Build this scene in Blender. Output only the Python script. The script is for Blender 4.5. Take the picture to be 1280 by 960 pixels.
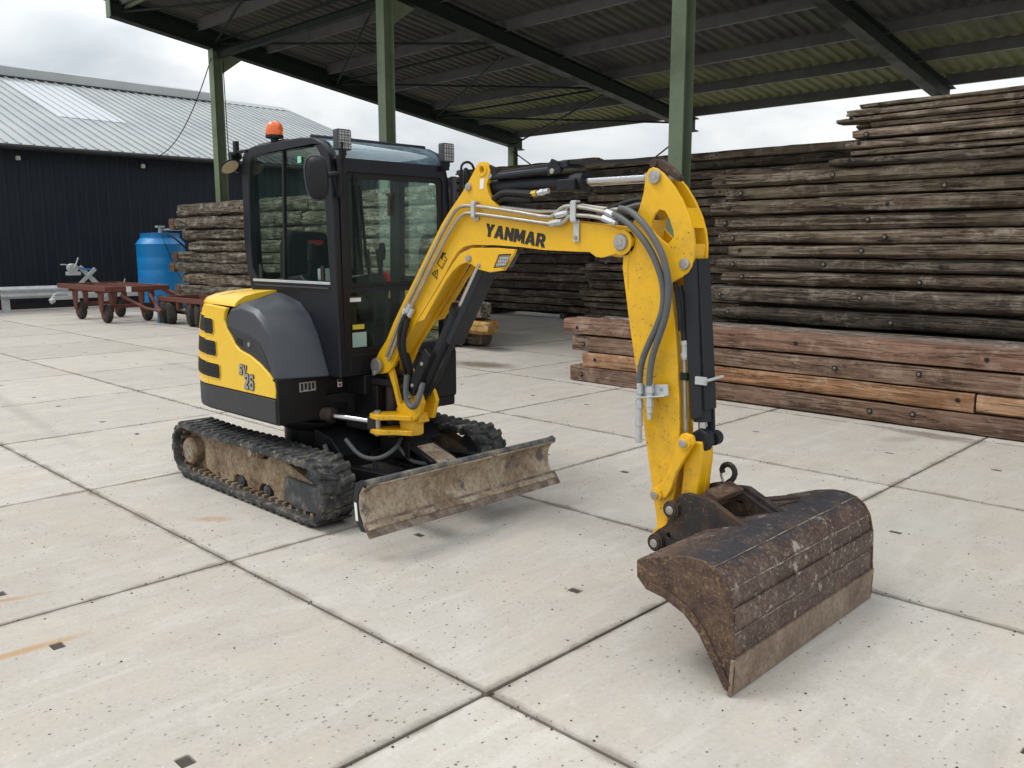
import bpy, bmesh, math, random
from mathutils import Vector, Matrix, noise
from mathutils.geometry import tessellate_polygon
sc = bpy.context.scene
for o in list(bpy.data.objects): bpy.data.objects.remove(o)
R = math.radians
# ------------------------------------------------------------------ camera
cam = bpy.data.cameras.new('camera'); camo = bpy.data.objects.new('camera', cam); sc.collection.objects.link(camo)
cam.sensor_fit = 'HORIZONTAL'; cam.sensor_width = 36.0; cam.lens = 36.0 * 1079.0 / 1280.0
cam.clip_start = 0.05; cam.clip_end = 2000.0
YAW, PITCH, ROLL = 0.7720, 0.1579, -0.0013
fw = Vector((-math.sin(YAW)*math.cos(PITCH), math.cos(YAW)*math.cos(PITCH), -math.sin(PITCH)))
rt = Vector((math.cos(YAW), math.sin(YAW), 0)); up = rt.cross(fw)
r2 = math.cos(ROLL)*rt + math.sin(ROLL)*up; u2 = -math.sin(ROLL)*rt + math.cos(ROLL)*up
M = Matrix((r2, u2, -fw)).transposed().to_4x4(); M.translation = Vector((2.2072, -2.1277, 1.6789))
camo.matrix_world = M; sc.camera = camo
sc.render.resolution_x = 1024; sc.render.resolution_y = 768
# ------------------------------------------------------------------ light
SUN_EL, SUN_AZ = R(58), R(222)     # azimuth of the direction towards the sun, measured from +X counter-clockwise
w = bpy.data.worlds.new('World'); sc.world = w; w.use_nodes = True
nt = w.node_tree; N = nt.nodes; L = nt.links
for n in list(N): N.remove(n)
def wn(t, **k):
    n = N.new(t)
    for a, b in k.items(): setattr(n, a, b)
    return n
out = wn('ShaderNodeOutputWorld'); mixs = wn('ShaderNodeMixShader')
sky = wn('ShaderNodeTexSky'); sky.sky_type = 'NISHITA'; sky.sun_disc = False
sky.sun_elevation = SUN_EL; sky.sun_rotation = R(90) - SUN_AZ; sky.air_density = 1.2; sky.dust_density = 3.0
bg1 = wn('ShaderNodeBackground'); bg1.inputs['Strength'].default_value = 0.11; L.new(sky.outputs[0], bg1.inputs[0])
tc = wn('ShaderNodeTexCoord'); mp = wn('ShaderNodeMapping'); mp.inputs['Scale'].default_value = (1.0, 1.0, 2.6); mp.inputs['Location'].default_value = (0.35, 0.1, 0.2)
L.new(tc.outputs['Generated'], mp.inputs[0])
n1 = wn('ShaderNodeTexNoise'); n1.inputs['Scale'].default_value = 3.2; n1.inputs['Detail'].default_value = 7; n1.inputs['Roughness'].default_value = .52
n1.inputs['Distortion'].default_value = .35
L.new(mp.outputs[0], n1.inputs['Vector'])
cr = wn('ShaderNodeValToRGB'); e = cr.color_ramp
e.elements[0].position = .36; e.elements[0].color = (.52, .57, .61, 1); e.elements[1].position = .66; e.elements[1].color = (1.0, 1.0, .985, 1)
m_ = e.elements.new(.5); m_.color = (.73, .765, .79, 1)
L.new(n1.outputs['Fac'], cr.inputs[0])
bg2 = wn('ShaderNodeBackground'); L.new(cr.outputs[0], bg2.inputs[0])
# an overcast sky is brighter overhead than at the horizon
sx = wn('ShaderNodeSeparateXYZ'); L.new(tc.outputs['Generated'], sx.inputs[0])
mr = wn('ShaderNodeMapRange'); mr.inputs['From Min'].default_value = 0; mr.inputs['From Max'].default_value = 1; mr.inputs['To Min'].default_value = .90; mr.inputs['To Max'].default_value = 2.1
L.new(sx.outputs['Z'], mr.inputs['Value']); L.new(mr.outputs[0], bg2.inputs['Strength'])
mixs.inputs[0].default_value = .93
L.new(bg1.outputs[0], mixs.inputs[1]); L.new(bg2.outputs[0], mixs.inputs[2]); L.new(mixs.outputs[0], out.inputs[0])
sl = bpy.data.lights.new('sun', 'SUN'); sl.energy = 1.4; sl.angle = R(22); sl.color = (1, .965, .91)
so = bpy.data.objects.new('sun', sl); sc.collection.objects.link(so)
sd = Vector((math.cos(SUN_EL)*math.cos(SUN_AZ), math.cos(SUN_EL)*math.sin(SUN_AZ), math.sin(SUN_EL)))
so.rotation_euler = sd.to_track_quat('Z', 'Y').to_euler()
sc.view_settings.view_transform = 'Standard'; sc.view_settings.look = 'None'; sc.view_settings.exposure = 0.10; sc.view_settings.gamma = 1.0
sc.render.engine = 'CYCLES'
try: sc.cycles.max_bounces = 8; sc.cycles.transparent_max_bounces = 16
except Exception: pass

# ------------------------------------------------------------------ materials
MATS = {}
class NT:
    def __init__(s, name):
        s.m = bpy.data.materials.new(name); s.m.use_nodes = True; s.t = s.m.node_tree
        s.b = s.t.nodes['Principled BSDF']; s.o = s.t.nodes['Material Output']
    def n(s, t, **k):
        x = s.t.nodes.new(t)
        for a, b in k.items():
            if a in x.inputs: x.inputs[a].default_value = b
            else: setattr(x, a, b)
        return x
    def l(s, a, b): s.t.links.new(a, b)
    def coord(s, scale=(1, 1, 1), kind='Object', rnd=False):
        tc = s.n('ShaderNodeTexCoord'); mp = s.n('ShaderNodeMapping'); mp.inputs['Scale'].default_value = scale
        src = tc.outputs[kind]
        if kind == 'World': pass
        if rnd:
            oi = s.n('ShaderNodeObjectInfo'); v = s.n('ShaderNodeVectorMath', operation='ADD')
            mu = s.n('ShaderNodeMath', operation='MULTIPLY'); mu.inputs[1].default_value = 57.0
            s.l(oi.outputs['Random'], mu.inputs[0]); s.l(src, v.inputs[0]); s.l(mu.outputs[0], v.inputs[1]); src = v.outputs[0]
        s.l(src, mp.inputs[0]); return mp.outputs[0]
    def pos(s, scale=(1, 1, 1)):
        g = s.n('ShaderNodeNewGeometry'); mp = s.n('ShaderNodeMapping'); mp.inputs['Scale'].default_value = scale
        s.l(g.outputs['Position'], mp.inputs[0]); return mp.outputs[0]
    def noise(s, vec, scale, detail=5, rough=.55, dist=0):
        x = s.n('ShaderNodeTexNoise'); x.inputs['Scale'].default_value = scale; x.inputs['Detail'].default_value = detail
        x.inputs['Roughness'].default_value = rough; x.inputs['Distortion'].default_value = dist; s.l(vec, x.inputs['Vector']); return x.outputs['Fac']
    def ramp(s, f, stops, interp='LINEAR'):
        x = s.n('ShaderNodeValToRGB'); r = x.color_ramp; r.interpolation = interp
        while len(r.elements) < len(stops): r.elements.new(.5)
        for e, (p, c) in zip(r.elements, stops):
            e.position = p; e.color = (c, c, c, 1) if isinstance(c, (int, float)) else (*c, 1)
        s.l(f, x.inputs[0]); return x.outputs[0]
    def mix(s, f, a, b, mode='MIX'):
        x = s.n('ShaderNodeMix', data_type='RGBA', blend_type=mode)
        for v, i in ((f, 0), (a, 6), (b, 7)):
            if isinstance(v, (int, float)): x.inputs[i].default_value = v
            elif isinstance(v, tuple): x.inputs[i].default_value = (*v, 1)
            else: s.l(v, x.inputs[i])
        return x.outputs[2]
    def math(s, op, a, b=None):
        x = s.n('ShaderNodeMath', operation=op)
        for v, i in ((a, 0), (b, 1)):
            if v is None: continue
            if isinstance(v, (int, float)): x.inputs[i].default_value = v
            else: s.l(v, x.inputs[i])
        return x.outputs[0]
    def fin(s, col=None, rough=None, metal=None, bump=None, bs=.3, bd=.01, spec=None, coat=None):
        for v, nm in ((col, 'Base Color'), (rough, 'Roughness'), (metal, 'Metallic'), (spec, 'Specular IOR Level'), (coat, 'Coat Weight')):
            if v is None: continue
            if isinstance(v, (int, float)): s.b.inputs[nm].default_value = v
            elif isinstance(v, tuple): s.b.inputs[nm].default_value = (*v, 1)
            else: s.l(v, s.b.inputs[nm])
        if bump is not None:
            b = s.n('ShaderNodeBump'); b.inputs['Strength'].default_value = bs; b.inputs['Distance'].default_value = bd
            s.l(bump, b.inputs['Height']); s.l(b.outputs[0], s.b.inputs['Normal'])
        return s.m
def paint(name, col, rough=.35, dirt=(.12, .09, .05), amt=.35, scale=3, speck=.0, speckcol=(.05, .03, .015), coat=0, metal=0):
    s = NT(name); v = s.pos()
    d = s.ramp(s.noise(v, scale, 8, .65), [(.45, 0), (.75, 1)])
    c = s.mix(s.math('MULTIPLY', d, amt), col, dirt)
    var = s.noise(v, scale*7, 3)
    c = s.mix(s.math('MULTIPLY', s.ramp(var, [(.4, 0), (.7, 1)]), .12), c, tuple(min(1, x*1.35+.01) for x in col))
    if speck:
        k = s.ramp(s.noise(v, 75, 3, .6), [(.66-.1*speck, 0), (.70-.1*speck, 1)])
        c = s.mix(s.math('MULTIPLY', k, s.ramp(s.noise(v, 5, 4), [(.42, 0), (.6, 1)])), c, speckcol)
    rr = s.math('ADD', s.math('MULTIPLY', d, .35), rough)
    if max(col) < .05: s.b.inputs['Specular IOR Level'].default_value = .30
    return s.fin(c, rr, metal, s.noise(v, 60, 2), .04, .002, coat=coat)
YELLOW = paint('yellow_paint', (.74, .42, .006), .33, (.36, .21, .04), .38, 2.5)
YEL_DIRTY = paint('yellow_paint_chipped', (.74, .415, .006), .36, (.26, .16, .05), .5, 5, .30, (.06, .035, .02))
YEL_HOOD = paint('yellow_hood_paint', (.80, .50, .022), .25, (.45, .33, .12), .10, 2)
CHAR = paint('charcoal_plastic', (.034, .039, .051), .40, (.09, .085, .08), .15, 4)
BLACK = paint('black_frame_paint', (.006, .0065, .008), .40, (.035, .032, .03), .22, 5)
CABP = paint('cab_frame_paint', (.0075, .0085, .0135), .30, (.025, .026, .03), .12, 3, 0)
GUARD = paint('cylinder_guard_grey', (.014, .016, .021), .42, (.05, .05, .052), .2, 6)
BRIGHT = paint('bolt_steel', (.42, .41, .39), .4, (.12, .08, .05), .5, 30, 0, metal=.8)
GALV = paint('galvanised_steel', (.50, .52, .53), .5, (.28, .27, .25), .5, 6, 0, metal=.35)
ZINC = paint('zinc_pipe', (.42, .40, .36), .32, (.16, .12, .07), .5, 9, 0, metal=.75)
HOSE = paint('grey_hose', (.085, .09, .095), .55, (.2, .19, .17), .3, 9, 0)
BHOSE = paint('black_hose', (.012, .012, .013), .5, (.07, .06, .05), .3, 9, 0)
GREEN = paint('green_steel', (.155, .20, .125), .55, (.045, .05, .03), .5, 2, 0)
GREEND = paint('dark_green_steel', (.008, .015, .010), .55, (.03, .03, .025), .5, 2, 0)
GREY_BEAM = paint('grey_purlin', (.13, .133, .133), .6, (.06, .055, .05), .5, 2, 0)
NAVY = paint('navy_cladding', (.0075, .012, .020), .5, (.018, .022, .028), .35, 1.5, 0)
REDST = paint('red_oxide_steel', (.135, .038, .024), .65, (.09, .055, .035), .7, 5, .6, (.04, .02, .012))
BLUEP = paint('blue_plastic', (.002, .205, .52), .36, (.02, .17, .45), .3, 2, 0)
TYRE = paint('tyre_rubber', (.028, .027, .025), .85, (.13, .115, .09), .6, 8, 0)
GUTTER = paint('dark_gutter', (.02, .02, .022), .5, (.05, .05, .05), .4, 3, 0)
RUSTD = paint('rusty_black_steel', (.025, .023, .022), .55, (.15, .075, .04), .7, 9, .6, (.2, .12, .07))
ORANGE = None
def simple(name, col, rough=.5, metal=0, **k):
    s = NT(name); return s.fin(col, rough, metal, **k)
CHROME = simple('chrome_rod', (.50, .50, .51), .22, 1)
DARK = simple('dark_void', (.006, .006, .006), .8)
WHITE = simple('white_label', (.75, .75, .73), .5)
BLK = simple('black_print', (.012, .011, .010), .45)
SILV = simple('silver_print', (.32, .33, .34), .35, .3)
REDP = simple('red_plastic', (.55, .02, .015), .4)
SEATM = simple('black_upholstery', (.006, .007, .009), .85)
def make_glass(name, tint, refl=.08, op=.06, col=(.02, .05, .045)):
    s = NT(name); tr = s.n('ShaderNodeBsdfTransparent'); tr.inputs[0].default_value = (*tint, 1)
    gl = s.n('ShaderNodeBsdfGlossy'); gl.inputs['Roughness'].default_value = .02; gl.inputs[0].default_value = (.9, .95, .95, 1)
    fr = s.n('ShaderNodeFresnel'); fr.inputs[0].default_value = 1.5
    f = s.math('MULTIPLY', fr.outputs[0], refl)
    m1 = s.n('ShaderNodeMixShader'); s.l(f, m1.inputs[0]); s.l(tr.outputs[0], m1.inputs[1]); s.l(gl.outputs[0], m1.inputs[2])
    df = s.n('ShaderNodeBsdfDiffuse'); df.inputs[0].default_value = (*col, 1)
    m2 = s.n('ShaderNodeMixShader')
    dirt = s.ramp(s.noise(s.pos(), 7, 6, .65), [(.4, op*.5), (.8, op*2.2)])  # diffuse film: dirt on the cab glass, painted sky sheen on the roof window
    s.l(dirt, m2.inputs[0]); s.l(m1.outputs[0], m2.inputs[1]); s.l(df.outputs[0], m2.inputs[2])
    s.l(m2.outputs[0], s.o.inputs[0]); return s.m
GLASS = make_glass('green_tinted_glass', (.89, .96, .93), .14, .005, (.25, .33, .30))
ROOFGLASS = make_glass('roof_window_glass', (.6, .7, .72), 2.6, .22, (.36, .48, .58))  # pale blue diffuse puts part of the sky's reflection into the colour
def make_amber():
    s = NT('amber_lens'); s.fin((.95, .16, .01), .15); s.b.inputs['Transmission Weight'].default_value = .25
    s.b.inputs['Subsurface Weight'].default_value = 0; s.b.inputs['Coat Weight'].default_value = .6
    return s.m
AMBER = make_amber()
def make_led():
    s = NT('led_lens'); v = s.coord((1, 1, 1)); vo = s.n('ShaderNodeTexVoronoi'); vo.inputs['Scale'].default_value = 60; vo.inputs['Randomness'].default_value = .1
    s.l(v, vo.inputs[0]); c = s.ramp(vo.outputs['Distance'], [(.2, .50), (.5, .16)])
    return s.fin(c, .15)
LED = make_led()
# concrete -------------------------------------------------------------
def stain(s, x0, y0, x1, y1, wid):
    """mask of a soft streak on the ground between two places"""
    g = s.n('ShaderNodeNewGeometry'); mp = s.n('ShaderNodeMapping', vector_type='TEXTURE')
    dx, dy = x1-x0, y1-y0; ln = math.hypot(dx, dy)
    mp.inputs['Location'].default_value = ((x0+x1)/2, (y0+y1)/2, 0); mp.inputs['Rotation'].default_value = (0, 0, math.atan2(dy, dx)); mp.inputs['Scale'].default_value = (ln/2, wid/2, 1)
    s.l(g.outputs['Position'], mp.inputs[0])
    vl = s.n('ShaderNodeVectorMath', operation='LENGTH'); s.l(mp.outputs[0], vl.inputs[0])
    nz = s.noise(s.pos(), 9, 6, .7)
    a = s.math('ADD', vl.outputs['Value'], s.math('MULTIPLY', s.math('SUBTRACT', nz, .5), 1.1))
    return s.ramp(a, [(.35, 1), (1.0, 0)])
def make_concrete():
    s = NT('yard_concrete'); v = s.pos()
    oi = s.n('ShaderNodeObjectInfo')
    big = s.noise(v, .55, 6, .6); mid = s.noise(v, 4, 7, .65); fine = s.noise(v, 45, 4, .7)
    c = s.ramp(big, [(.3, (.425, .390, .347)), (.5, (.48, .445, .402)), (.72, (.45, .43, .393))])
    c = s.mix(s.math('MULTIPLY', s.ramp(mid, [(.38, 1), (.6, 0)]), .30), c, (.44, .40, .35))
    c = s.mix(s.math('MULTIPLY', s.ramp(mid, [(.55, 0), (.75, 1)]), .35), c, (.68, .65, .61))
    c = s.mix(s.math('MULTIPLY', s.ramp(fine, [(.35, 1), (.55, 0)]), .22), c, (.27, .25, .22))
    # trowelling streaks and warm / cool blotches
    st = s.noise(s.pos((3.5, .5, 1)), 2.2, 7, .7, .6); c = s.mix(s.math('MULTIPLY', s.ramp(st, [(.54, 0), (.64, 1)]), .30), c, (.60, .585, .55))
    c = s.mix(s.math('MULTIPLY', s.ramp(st, [(.36, 1), (.46, 0)]), .26), c, (.33, .30, .265))
    hue = s.noise(s.pos(), 1.7, 5, .6); c = s.mix(s.math('MULTIPLY', s.ramp(hue, [(.5, 0), (.62, 1)]), .28), c, (.50, .485, .45)); c = s.mix(s.math('MULTIPLY', s.ramp(hue, [(.38, 1), (.48, 0)]), .30), c, (.52, .455, .37))
    sc_ = s.noise(s.pos((.6, 3.2, 1)), 3.0, 3, .5, 2.5); ln = s.ramp(s.math('ABSOLUTE', s.math('SUBTRACT', sc_, .5)), [(.0015, 1), (.006, 0)])
    c = s.mix(s.math('MULTIPLY', s.math('MULTIPLY', ln, s.ramp(hue, [(.5, 0), (.56, 1)])), .35), c, (.66, .65, .62))
    t = s.ramp(oi.outputs['Random'], [(0, (.90, .89, .875)), (.5, (.98, .98, .98)), (1, (1.05, 1.045, 1.03))])
    c = s.mix(1.0, c, t, 'MULTIPLY')
    # pits
    vo = s.n('ShaderNodeTexVoronoi'); vo.inputs['Scale'].default_value = 27; s.l(v, vo.inputs[0])
    vc = s.n('ShaderNodeSeparateColor'); s.l(vo.outputs['Color'], vc.inputs[0])
    pit = s.math('MULTIPLY', s.math('LESS_THAN', vo.outputs['Distance'], s.math('MULTIPLY', vc.outputs[0], .21)), s.math('GREATER_THAN', vc.outputs[1], .40))
    cl = s.ramp(s.noise(v, 1.3, 4), [(.42, .15), (.58, 1)])
    pit = s.math('MULTIPLY', pit, cl)
    c = s.mix(s.math('MULTIPLY', pit, .8), c, (.07, .06, .05))
    vo2 = s.n('ShaderNodeTexVoronoi'); vo2.inputs['Scale'].default_value = 60; s.l(v, vo2.inputs[0])
    c2 = s.n('ShaderNodeSeparateColor'); s.l(vo2.outputs['Color'], c2.inputs[0])
    vo3 = s.n('ShaderNodeTexVoronoi'); vo3.inputs['Scale'].default_value = 48; s.l(s.pos((1, .62, 1)), vo3.inputs[0]); c3 = s.n('ShaderNodeSeparateColor'); s.l(vo3.outputs['Color'], c3.inputs[0])
    pit3 = s.math('MULTIPLY', s.math('MULTIPLY', s.math('LESS_THAN', vo3.outputs['Distance'], s.math('MULTIPLY', c3.outputs[0], .24)), s.math('GREATER_THAN', c3.outputs[1], .45)), s.ramp(s.noise(v, .9, 4), [(.40, .25), (.56, 1)]))
    c = s.mix(s.math('MULTIPLY', pit3, .75), c, (.10, .085, .07))
    fl = s.math('MULTIPLY', s.math('LESS_THAN', vo2.outputs['Distance'], .25), s.math('GREATER_THAN', c2.outputs[0], .72))
    c = s.mix(s.math('MULTIPLY', fl, .35), c, s.mix(c2.outputs[1], (.22, .20, .17), (.75, .73, .69)))
    # rust and tyre marks
    for (x0, y0, x1, y1, wd, col, am) in ((-2.42, -1.5, -2.24, -.80, .07, (.36, .19, .07), .75), (-1.68, -1.55, -1.63, -.80, .085, (.40, .23, .09), .75), (-2.9, .15, -2.62, .42, .14, (.36, .20, .09), .5),
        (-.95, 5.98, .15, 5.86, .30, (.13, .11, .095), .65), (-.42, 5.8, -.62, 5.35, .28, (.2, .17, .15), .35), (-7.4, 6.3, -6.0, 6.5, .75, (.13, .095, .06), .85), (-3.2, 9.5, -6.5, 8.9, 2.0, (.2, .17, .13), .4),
        (.35, 1.9, .5, 4.2, .8, (.40, .40, .37), .3), (-12, 3.5, -3.5, 2.9, .22, (.24, .215, .19), .30), (-12, 1.0, -4.2, .3, .2, (.26, .235, .21), .3), (-9, -.5, -3, -1.0, .3, (.26, .24, .21), .22),
        (1.1, 3.2, 1.5, 3.1, .05, (.75, .74, .71), .6)):
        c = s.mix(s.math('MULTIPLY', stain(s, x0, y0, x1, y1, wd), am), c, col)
    # dirt along the joints (2 m grid)
    g = s.n('ShaderNodeSeparateXYZ'); gg = s.n('ShaderNodeNewGeometry'); s.l(gg.outputs['Position'], g.inputs[0])
    for k in (0, 1):
        a = s.math('ABSOLUTE', s.math('SUBTRACT', s.math('FRACT', s.math('ADD', s.math('MULTIPLY', g.outputs[k], .5), 100.5)), .5))
        mk = s.ramp(s.math('ADD', a, s.math('MULTIPLY', s.math('SUBTRACT', mid, .5), .06)), [(.003, 1), (.018, 0)])
        c = s.mix(s.math('MULTIPLY', mk, .65), c, (.15, .125, .10))
    bump = s.math('SUBTRACT', s.math('MULTIPLY', fine, .5), s.math('MULTIPLY', pit, 1.2))
    return s.fin(c, .82, 0, bump, .35, .004, spec=.3)
CONC = make_concrete()
# wood -------------------------------------------------------------------
def wood(name, c0, c1, c2, hi, crack=.5, rough=.85, spread=.5, moss=None, bark=.5):
    s = NT(name); v = s.coord((1.0, 1, 1), 'Object', True); vs = s.coord((1.0, 13, 13), 'Object', True); vg = s.coord((2.2, 55, 55), 'Object', True); vb = s.coord((3.2, 11, 11), 'Object', True)
    oi = s.n('ShaderNodeObjectInfo')
    a = s.noise(vs, 1, 8, .68, 1.2)
    c = s.ramp(a, [(.36, c0), (.5, c1), (.64, c2)])
    b = s.noise(v, 3.2, 8, .7, .8)
    c = s.mix(s.math('MULTIPLY', s.ramp(b, [(.50, 0), (.62, 1)]), .75), c, hi)
    dk = tuple(x*.25 for x in c0)
    c = s.mix(s.math('MULTIPLY', s.ramp(s.noise(v, 1.4, 6, .65), [(.50, 0), (.64, 1)]), .5), c, tuple(x*.55 for x in c0))
    bk = s.noise(vb, 1, 8, .72, 1.5)
    c = s.mix(s.math('MULTIPLY', s.ramp(bk, [(.555, 0), (.60, 1)]), bark), c, tuple(x*.4 for x in c0))
    c = s.mix(s.math('MULTIPLY', s.ramp(bk, [(.38, 1), (.43, 0)]), bark*.7), c, hi)
    # long drying cracks
    vc_ = s.coord((.55, 9, 9), 'Object', True); ck = s.noise(vc_, 1, 5, .6, 1.0)
    line = s.ramp(s.math('ABSOLUTE', s.math('SUBTRACT', ck, .5)), [(.004, 1), (.013, 0)])
    c = s.mix(s.math('MULTIPLY', line, crack), c, dk)
    gr = s.noise(vg, 1, 5, .65)
    c = s.mix(s.math('MULTIPLY', s.ramp(gr, [(.36, 1), (.5, 0)]), crack), c, tuple(x*.35 for x in c0))
    t = s.ramp(oi.outputs['Random'], [(0, 1-spread), (1, 1+spread*.6)])
    c = s.mix(1.0, c, t, 'MULTIPLY')
    if moss:
        c = s.mix(s.math('MULTIPLY', s.ramp(s.noise(v, 2.2, 4), [(.5, 0), (.62, 1)]), .45), c, moss)
    bu = s.math('SUBTRACT', s.math('ADD', s.math('MULTIPLY', a, .8), s.math('MULTIPLY', gr, .4)), s.math('ADD', s.math('MULTIPLY', line, .8), s.math('MULTIPLY', bk, .5)))
    return s.fin(c, rough, 0, bu, 1.0, .02, spec=.2)
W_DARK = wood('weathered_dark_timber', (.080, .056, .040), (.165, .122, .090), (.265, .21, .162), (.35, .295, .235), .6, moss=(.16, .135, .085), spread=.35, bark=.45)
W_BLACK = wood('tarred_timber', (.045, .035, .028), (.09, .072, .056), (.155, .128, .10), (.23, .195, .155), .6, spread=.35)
W_PALE = wood('bleached_timber', (.085, .066, .048), (.16, .13, .098), (.25, .21, .165), (.40, .36, .29), .7, spread=.25, bark=.8)
W_RED = wood('reddish_hardwood', (.17, .092, .062), (.25, .145, .10), (.32, .20, .145), (.38, .275, .21), .2, .75, .12, bark=.15)
W_ORANGE = wood('orange_hardwood', (.25, .12, .06), (.36, .19, .10), (.46, .27, .15), (.52, .35, .23), .25, .7, .05, bark=.12)
W_REDDARK = wood('dark_reddish_hardwood', (.12, .070, .048), (.205, .128, .09), (.28, .185, .135), (.35, .255, .195), .3, .8, .15, bark=.35)
W_YEL = wood('yellow_fresh_wood', (.22, .09, .02), (.42, .22, .05), (.55, .33, .09), (.6, .42, .2), .4, .7, .05, bark=.3)
W_TOP = wood('greyed_brown_top', (.11, .088, .07), (.19, .155, .128), (.27, .225, .19), (.36, .31, .27), .5, .8, .15, bark=.4)
ENDW = wood('sawn_end_wood', (.10, .052, .034), (.15, .08, .055), (.19, .11, .075), (.2, .13, .09), .4, .8, .2, bark=.1)
BOLT_RUST = paint('rusty_bolt', (.055, .035, .025), .7, (.12, .06, .035), .7, 40, 0, metal=.3)
BOLT_LIGHT = paint('worn_bolt_head', (.17, .145, .115), .6, (.12, .08, .05), .5, 40, 0, metal=.3)
# mud / rust -------------------------------------------------------------
def grime(name, stops, scale, chips=None, rough=.75, bump=.6, stretch=(1, 1, 1), metal=0):
    s = NT(name); v = s.pos(stretch); a = s.noise(v, scale, 9, .68, .4)
    c = s.ramp(a, stops)
    f = s.noise(v, scale*9, 5, .7)
    c = s.mix(s.math('MULTIPLY', s.ramp(f, [(.38, 1), (.55, 0)]), .45), c, tuple(x*.4 for x in stops[0][1]))
    if chips:
        for (sc_, th, col, amt) in chips:
            k = s.ramp(s.noise(v, sc_, 6, .7), [(th, 0), (th+.035, 1)])
            c = s.mix(s.math('MULTIPLY', k, amt), c, col)
    return s.fin(c, rough, metal, s.math('ADD', a, s.math('MULTIPLY', f, .4)), bump, .01, spec=.35)
MUD = grime('mud_caked_blade', [(.28, (.13, .10, .08)), (.40, (.27, .20, .135)), (.52, (.40, .32, .23)), (.70, (.47, .40, .31))], 5, [(3.2, .56, (.17, .095, .055), .55), (6, .60, (.075, .072, .075), .75), (26, .66, (.06, .045, .035), .6)], stretch=(1, 1, .7))
MUDF = grime('mud_caked_frame', [(.3, (.045, .038, .032)), (.42, (.18, .12, .07)), (.55, (.30, .22, .14)), (.72, (.38, .32, .23))], 6, [(18, .62, (.04, .035, .03), .7)])
TREAD = grime('muddy_track_rubber', [(.3, (.016, .017, .019)), (.46, (.036, .038, .040)), (.58, (.09, .086, .079)), (.68, (.27, .245, .205))], 11, [(26, .60, (.30, .27, .22), .6)])
BUCKET = grime('worn_bucket_steel', [(.3, (.045, .035, .035)), (.45, (.088, .057, .051)), (.58, (.130, .085, .072)), (.72, (.19, .14, .12))], 5, [(90, .56, (.26, .20, .13), .55), (30, .585, (.34, .30, .25), .6), (42, .585, (.26, .17, .09), .45), (13, .60, (.42, .37, .31), .8), (34, .64, (.5, .46, .4), .7)], rough=.5, metal=.25, bump=.5)
def blend_bucket():
    m = BUCKET.copy(); m.name = 'bucket_steel_with_paint_left_on_top'; t = m.node_tree; b = t.nodes['Principled BSDF']; src = b.inputs['Base Color'].links[0].from_socket
    g = t.nodes.new('ShaderNodeNewGeometry'); sp = t.nodes.new('ShaderNodeSeparateXYZ'); t.links.new(g.outputs['Position'], sp.inputs[0])
    nz = t.nodes.new('ShaderNodeTexNoise'); nz.inputs['Scale'].default_value = 9; nz.inputs['Detail'].default_value = 8; nz.inputs['Roughness'].default_value = .7; t.links.new(g.outputs['Position'], nz.inputs['Vector'])
    a = t.nodes.new('ShaderNodeMath'); a.operation = 'MULTIPLY'; a.inputs[1].default_value = .16; t.links.new(nz.outputs['Fac'], a.inputs[0])
    d = t.nodes.new('ShaderNodeMath'); d.operation = 'ADD'; t.links.new(sp.outputs['Z'], d.inputs[0]); t.links.new(a.outputs[0], d.inputs[1])
    r = t.nodes.new('ShaderNodeMapRange'); r.inputs['From Min'].default_value = .535; r.inputs['From Max'].default_value = .575; t.links.new(d.outputs[0], r.inputs['Value'])
    k = t.nodes.new('ShaderNodeMath'); k.operation = 'MULTIPLY'; k.inputs[1].default_value = .8; t.links.new(r.outputs[0], k.inputs[0])
    x = t.nodes.new('ShaderNodeMix'); x.data_type = 'RGBA'; x.inputs[7].default_value = (.035, .04, .05, 1); t.links.new(k.outputs[0], x.inputs[0]); t.links.new(src, x.inputs[6]); t.links.new(x.outputs[2], b.inputs['Base Color'])
    return m
BUCKSHELL = blend_bucket()
BUCKTOP = grime('blackened_bucket_steel', [(.3, (.018, .02, .025)), (.5, (.038, .04, .046)), (.62, (.07, .052, .04)), (.72, (.12, .09, .065))], 8, [(40, .6, (.25, .18, .09), .4)], rough=.5, metal=.25, bump=.5)
BUCKSIDE = grime('rusty_bucket_side', [(.3, (.038, .028, .026)), (.45, (.075, .045, .035)), (.6, (.125, .078, .053)), (.74, (.19, .13, .09))], 7, [(95, .58, (.30, .20, .12), .45), (45, .58, (.30, .19, .09), .55)], rough=.6, metal=.15, bump=.5)
EDGE = grime('bare_cutting_edge', [(.3, (.16, .11, .08)), (.5, (.27, .195, .145)), (.65, (.36, .28, .22))], 5, [(20, .62, (.42, .38, .33), .6)], rough=.45, metal=.3, bump=.25)
IRON = grime('grey_worn_iron', [(.3, (.03, .032, .036)), (.5, (.06, .065, .072)), (.7, (.2, .18, .15))], 9, None)
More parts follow.
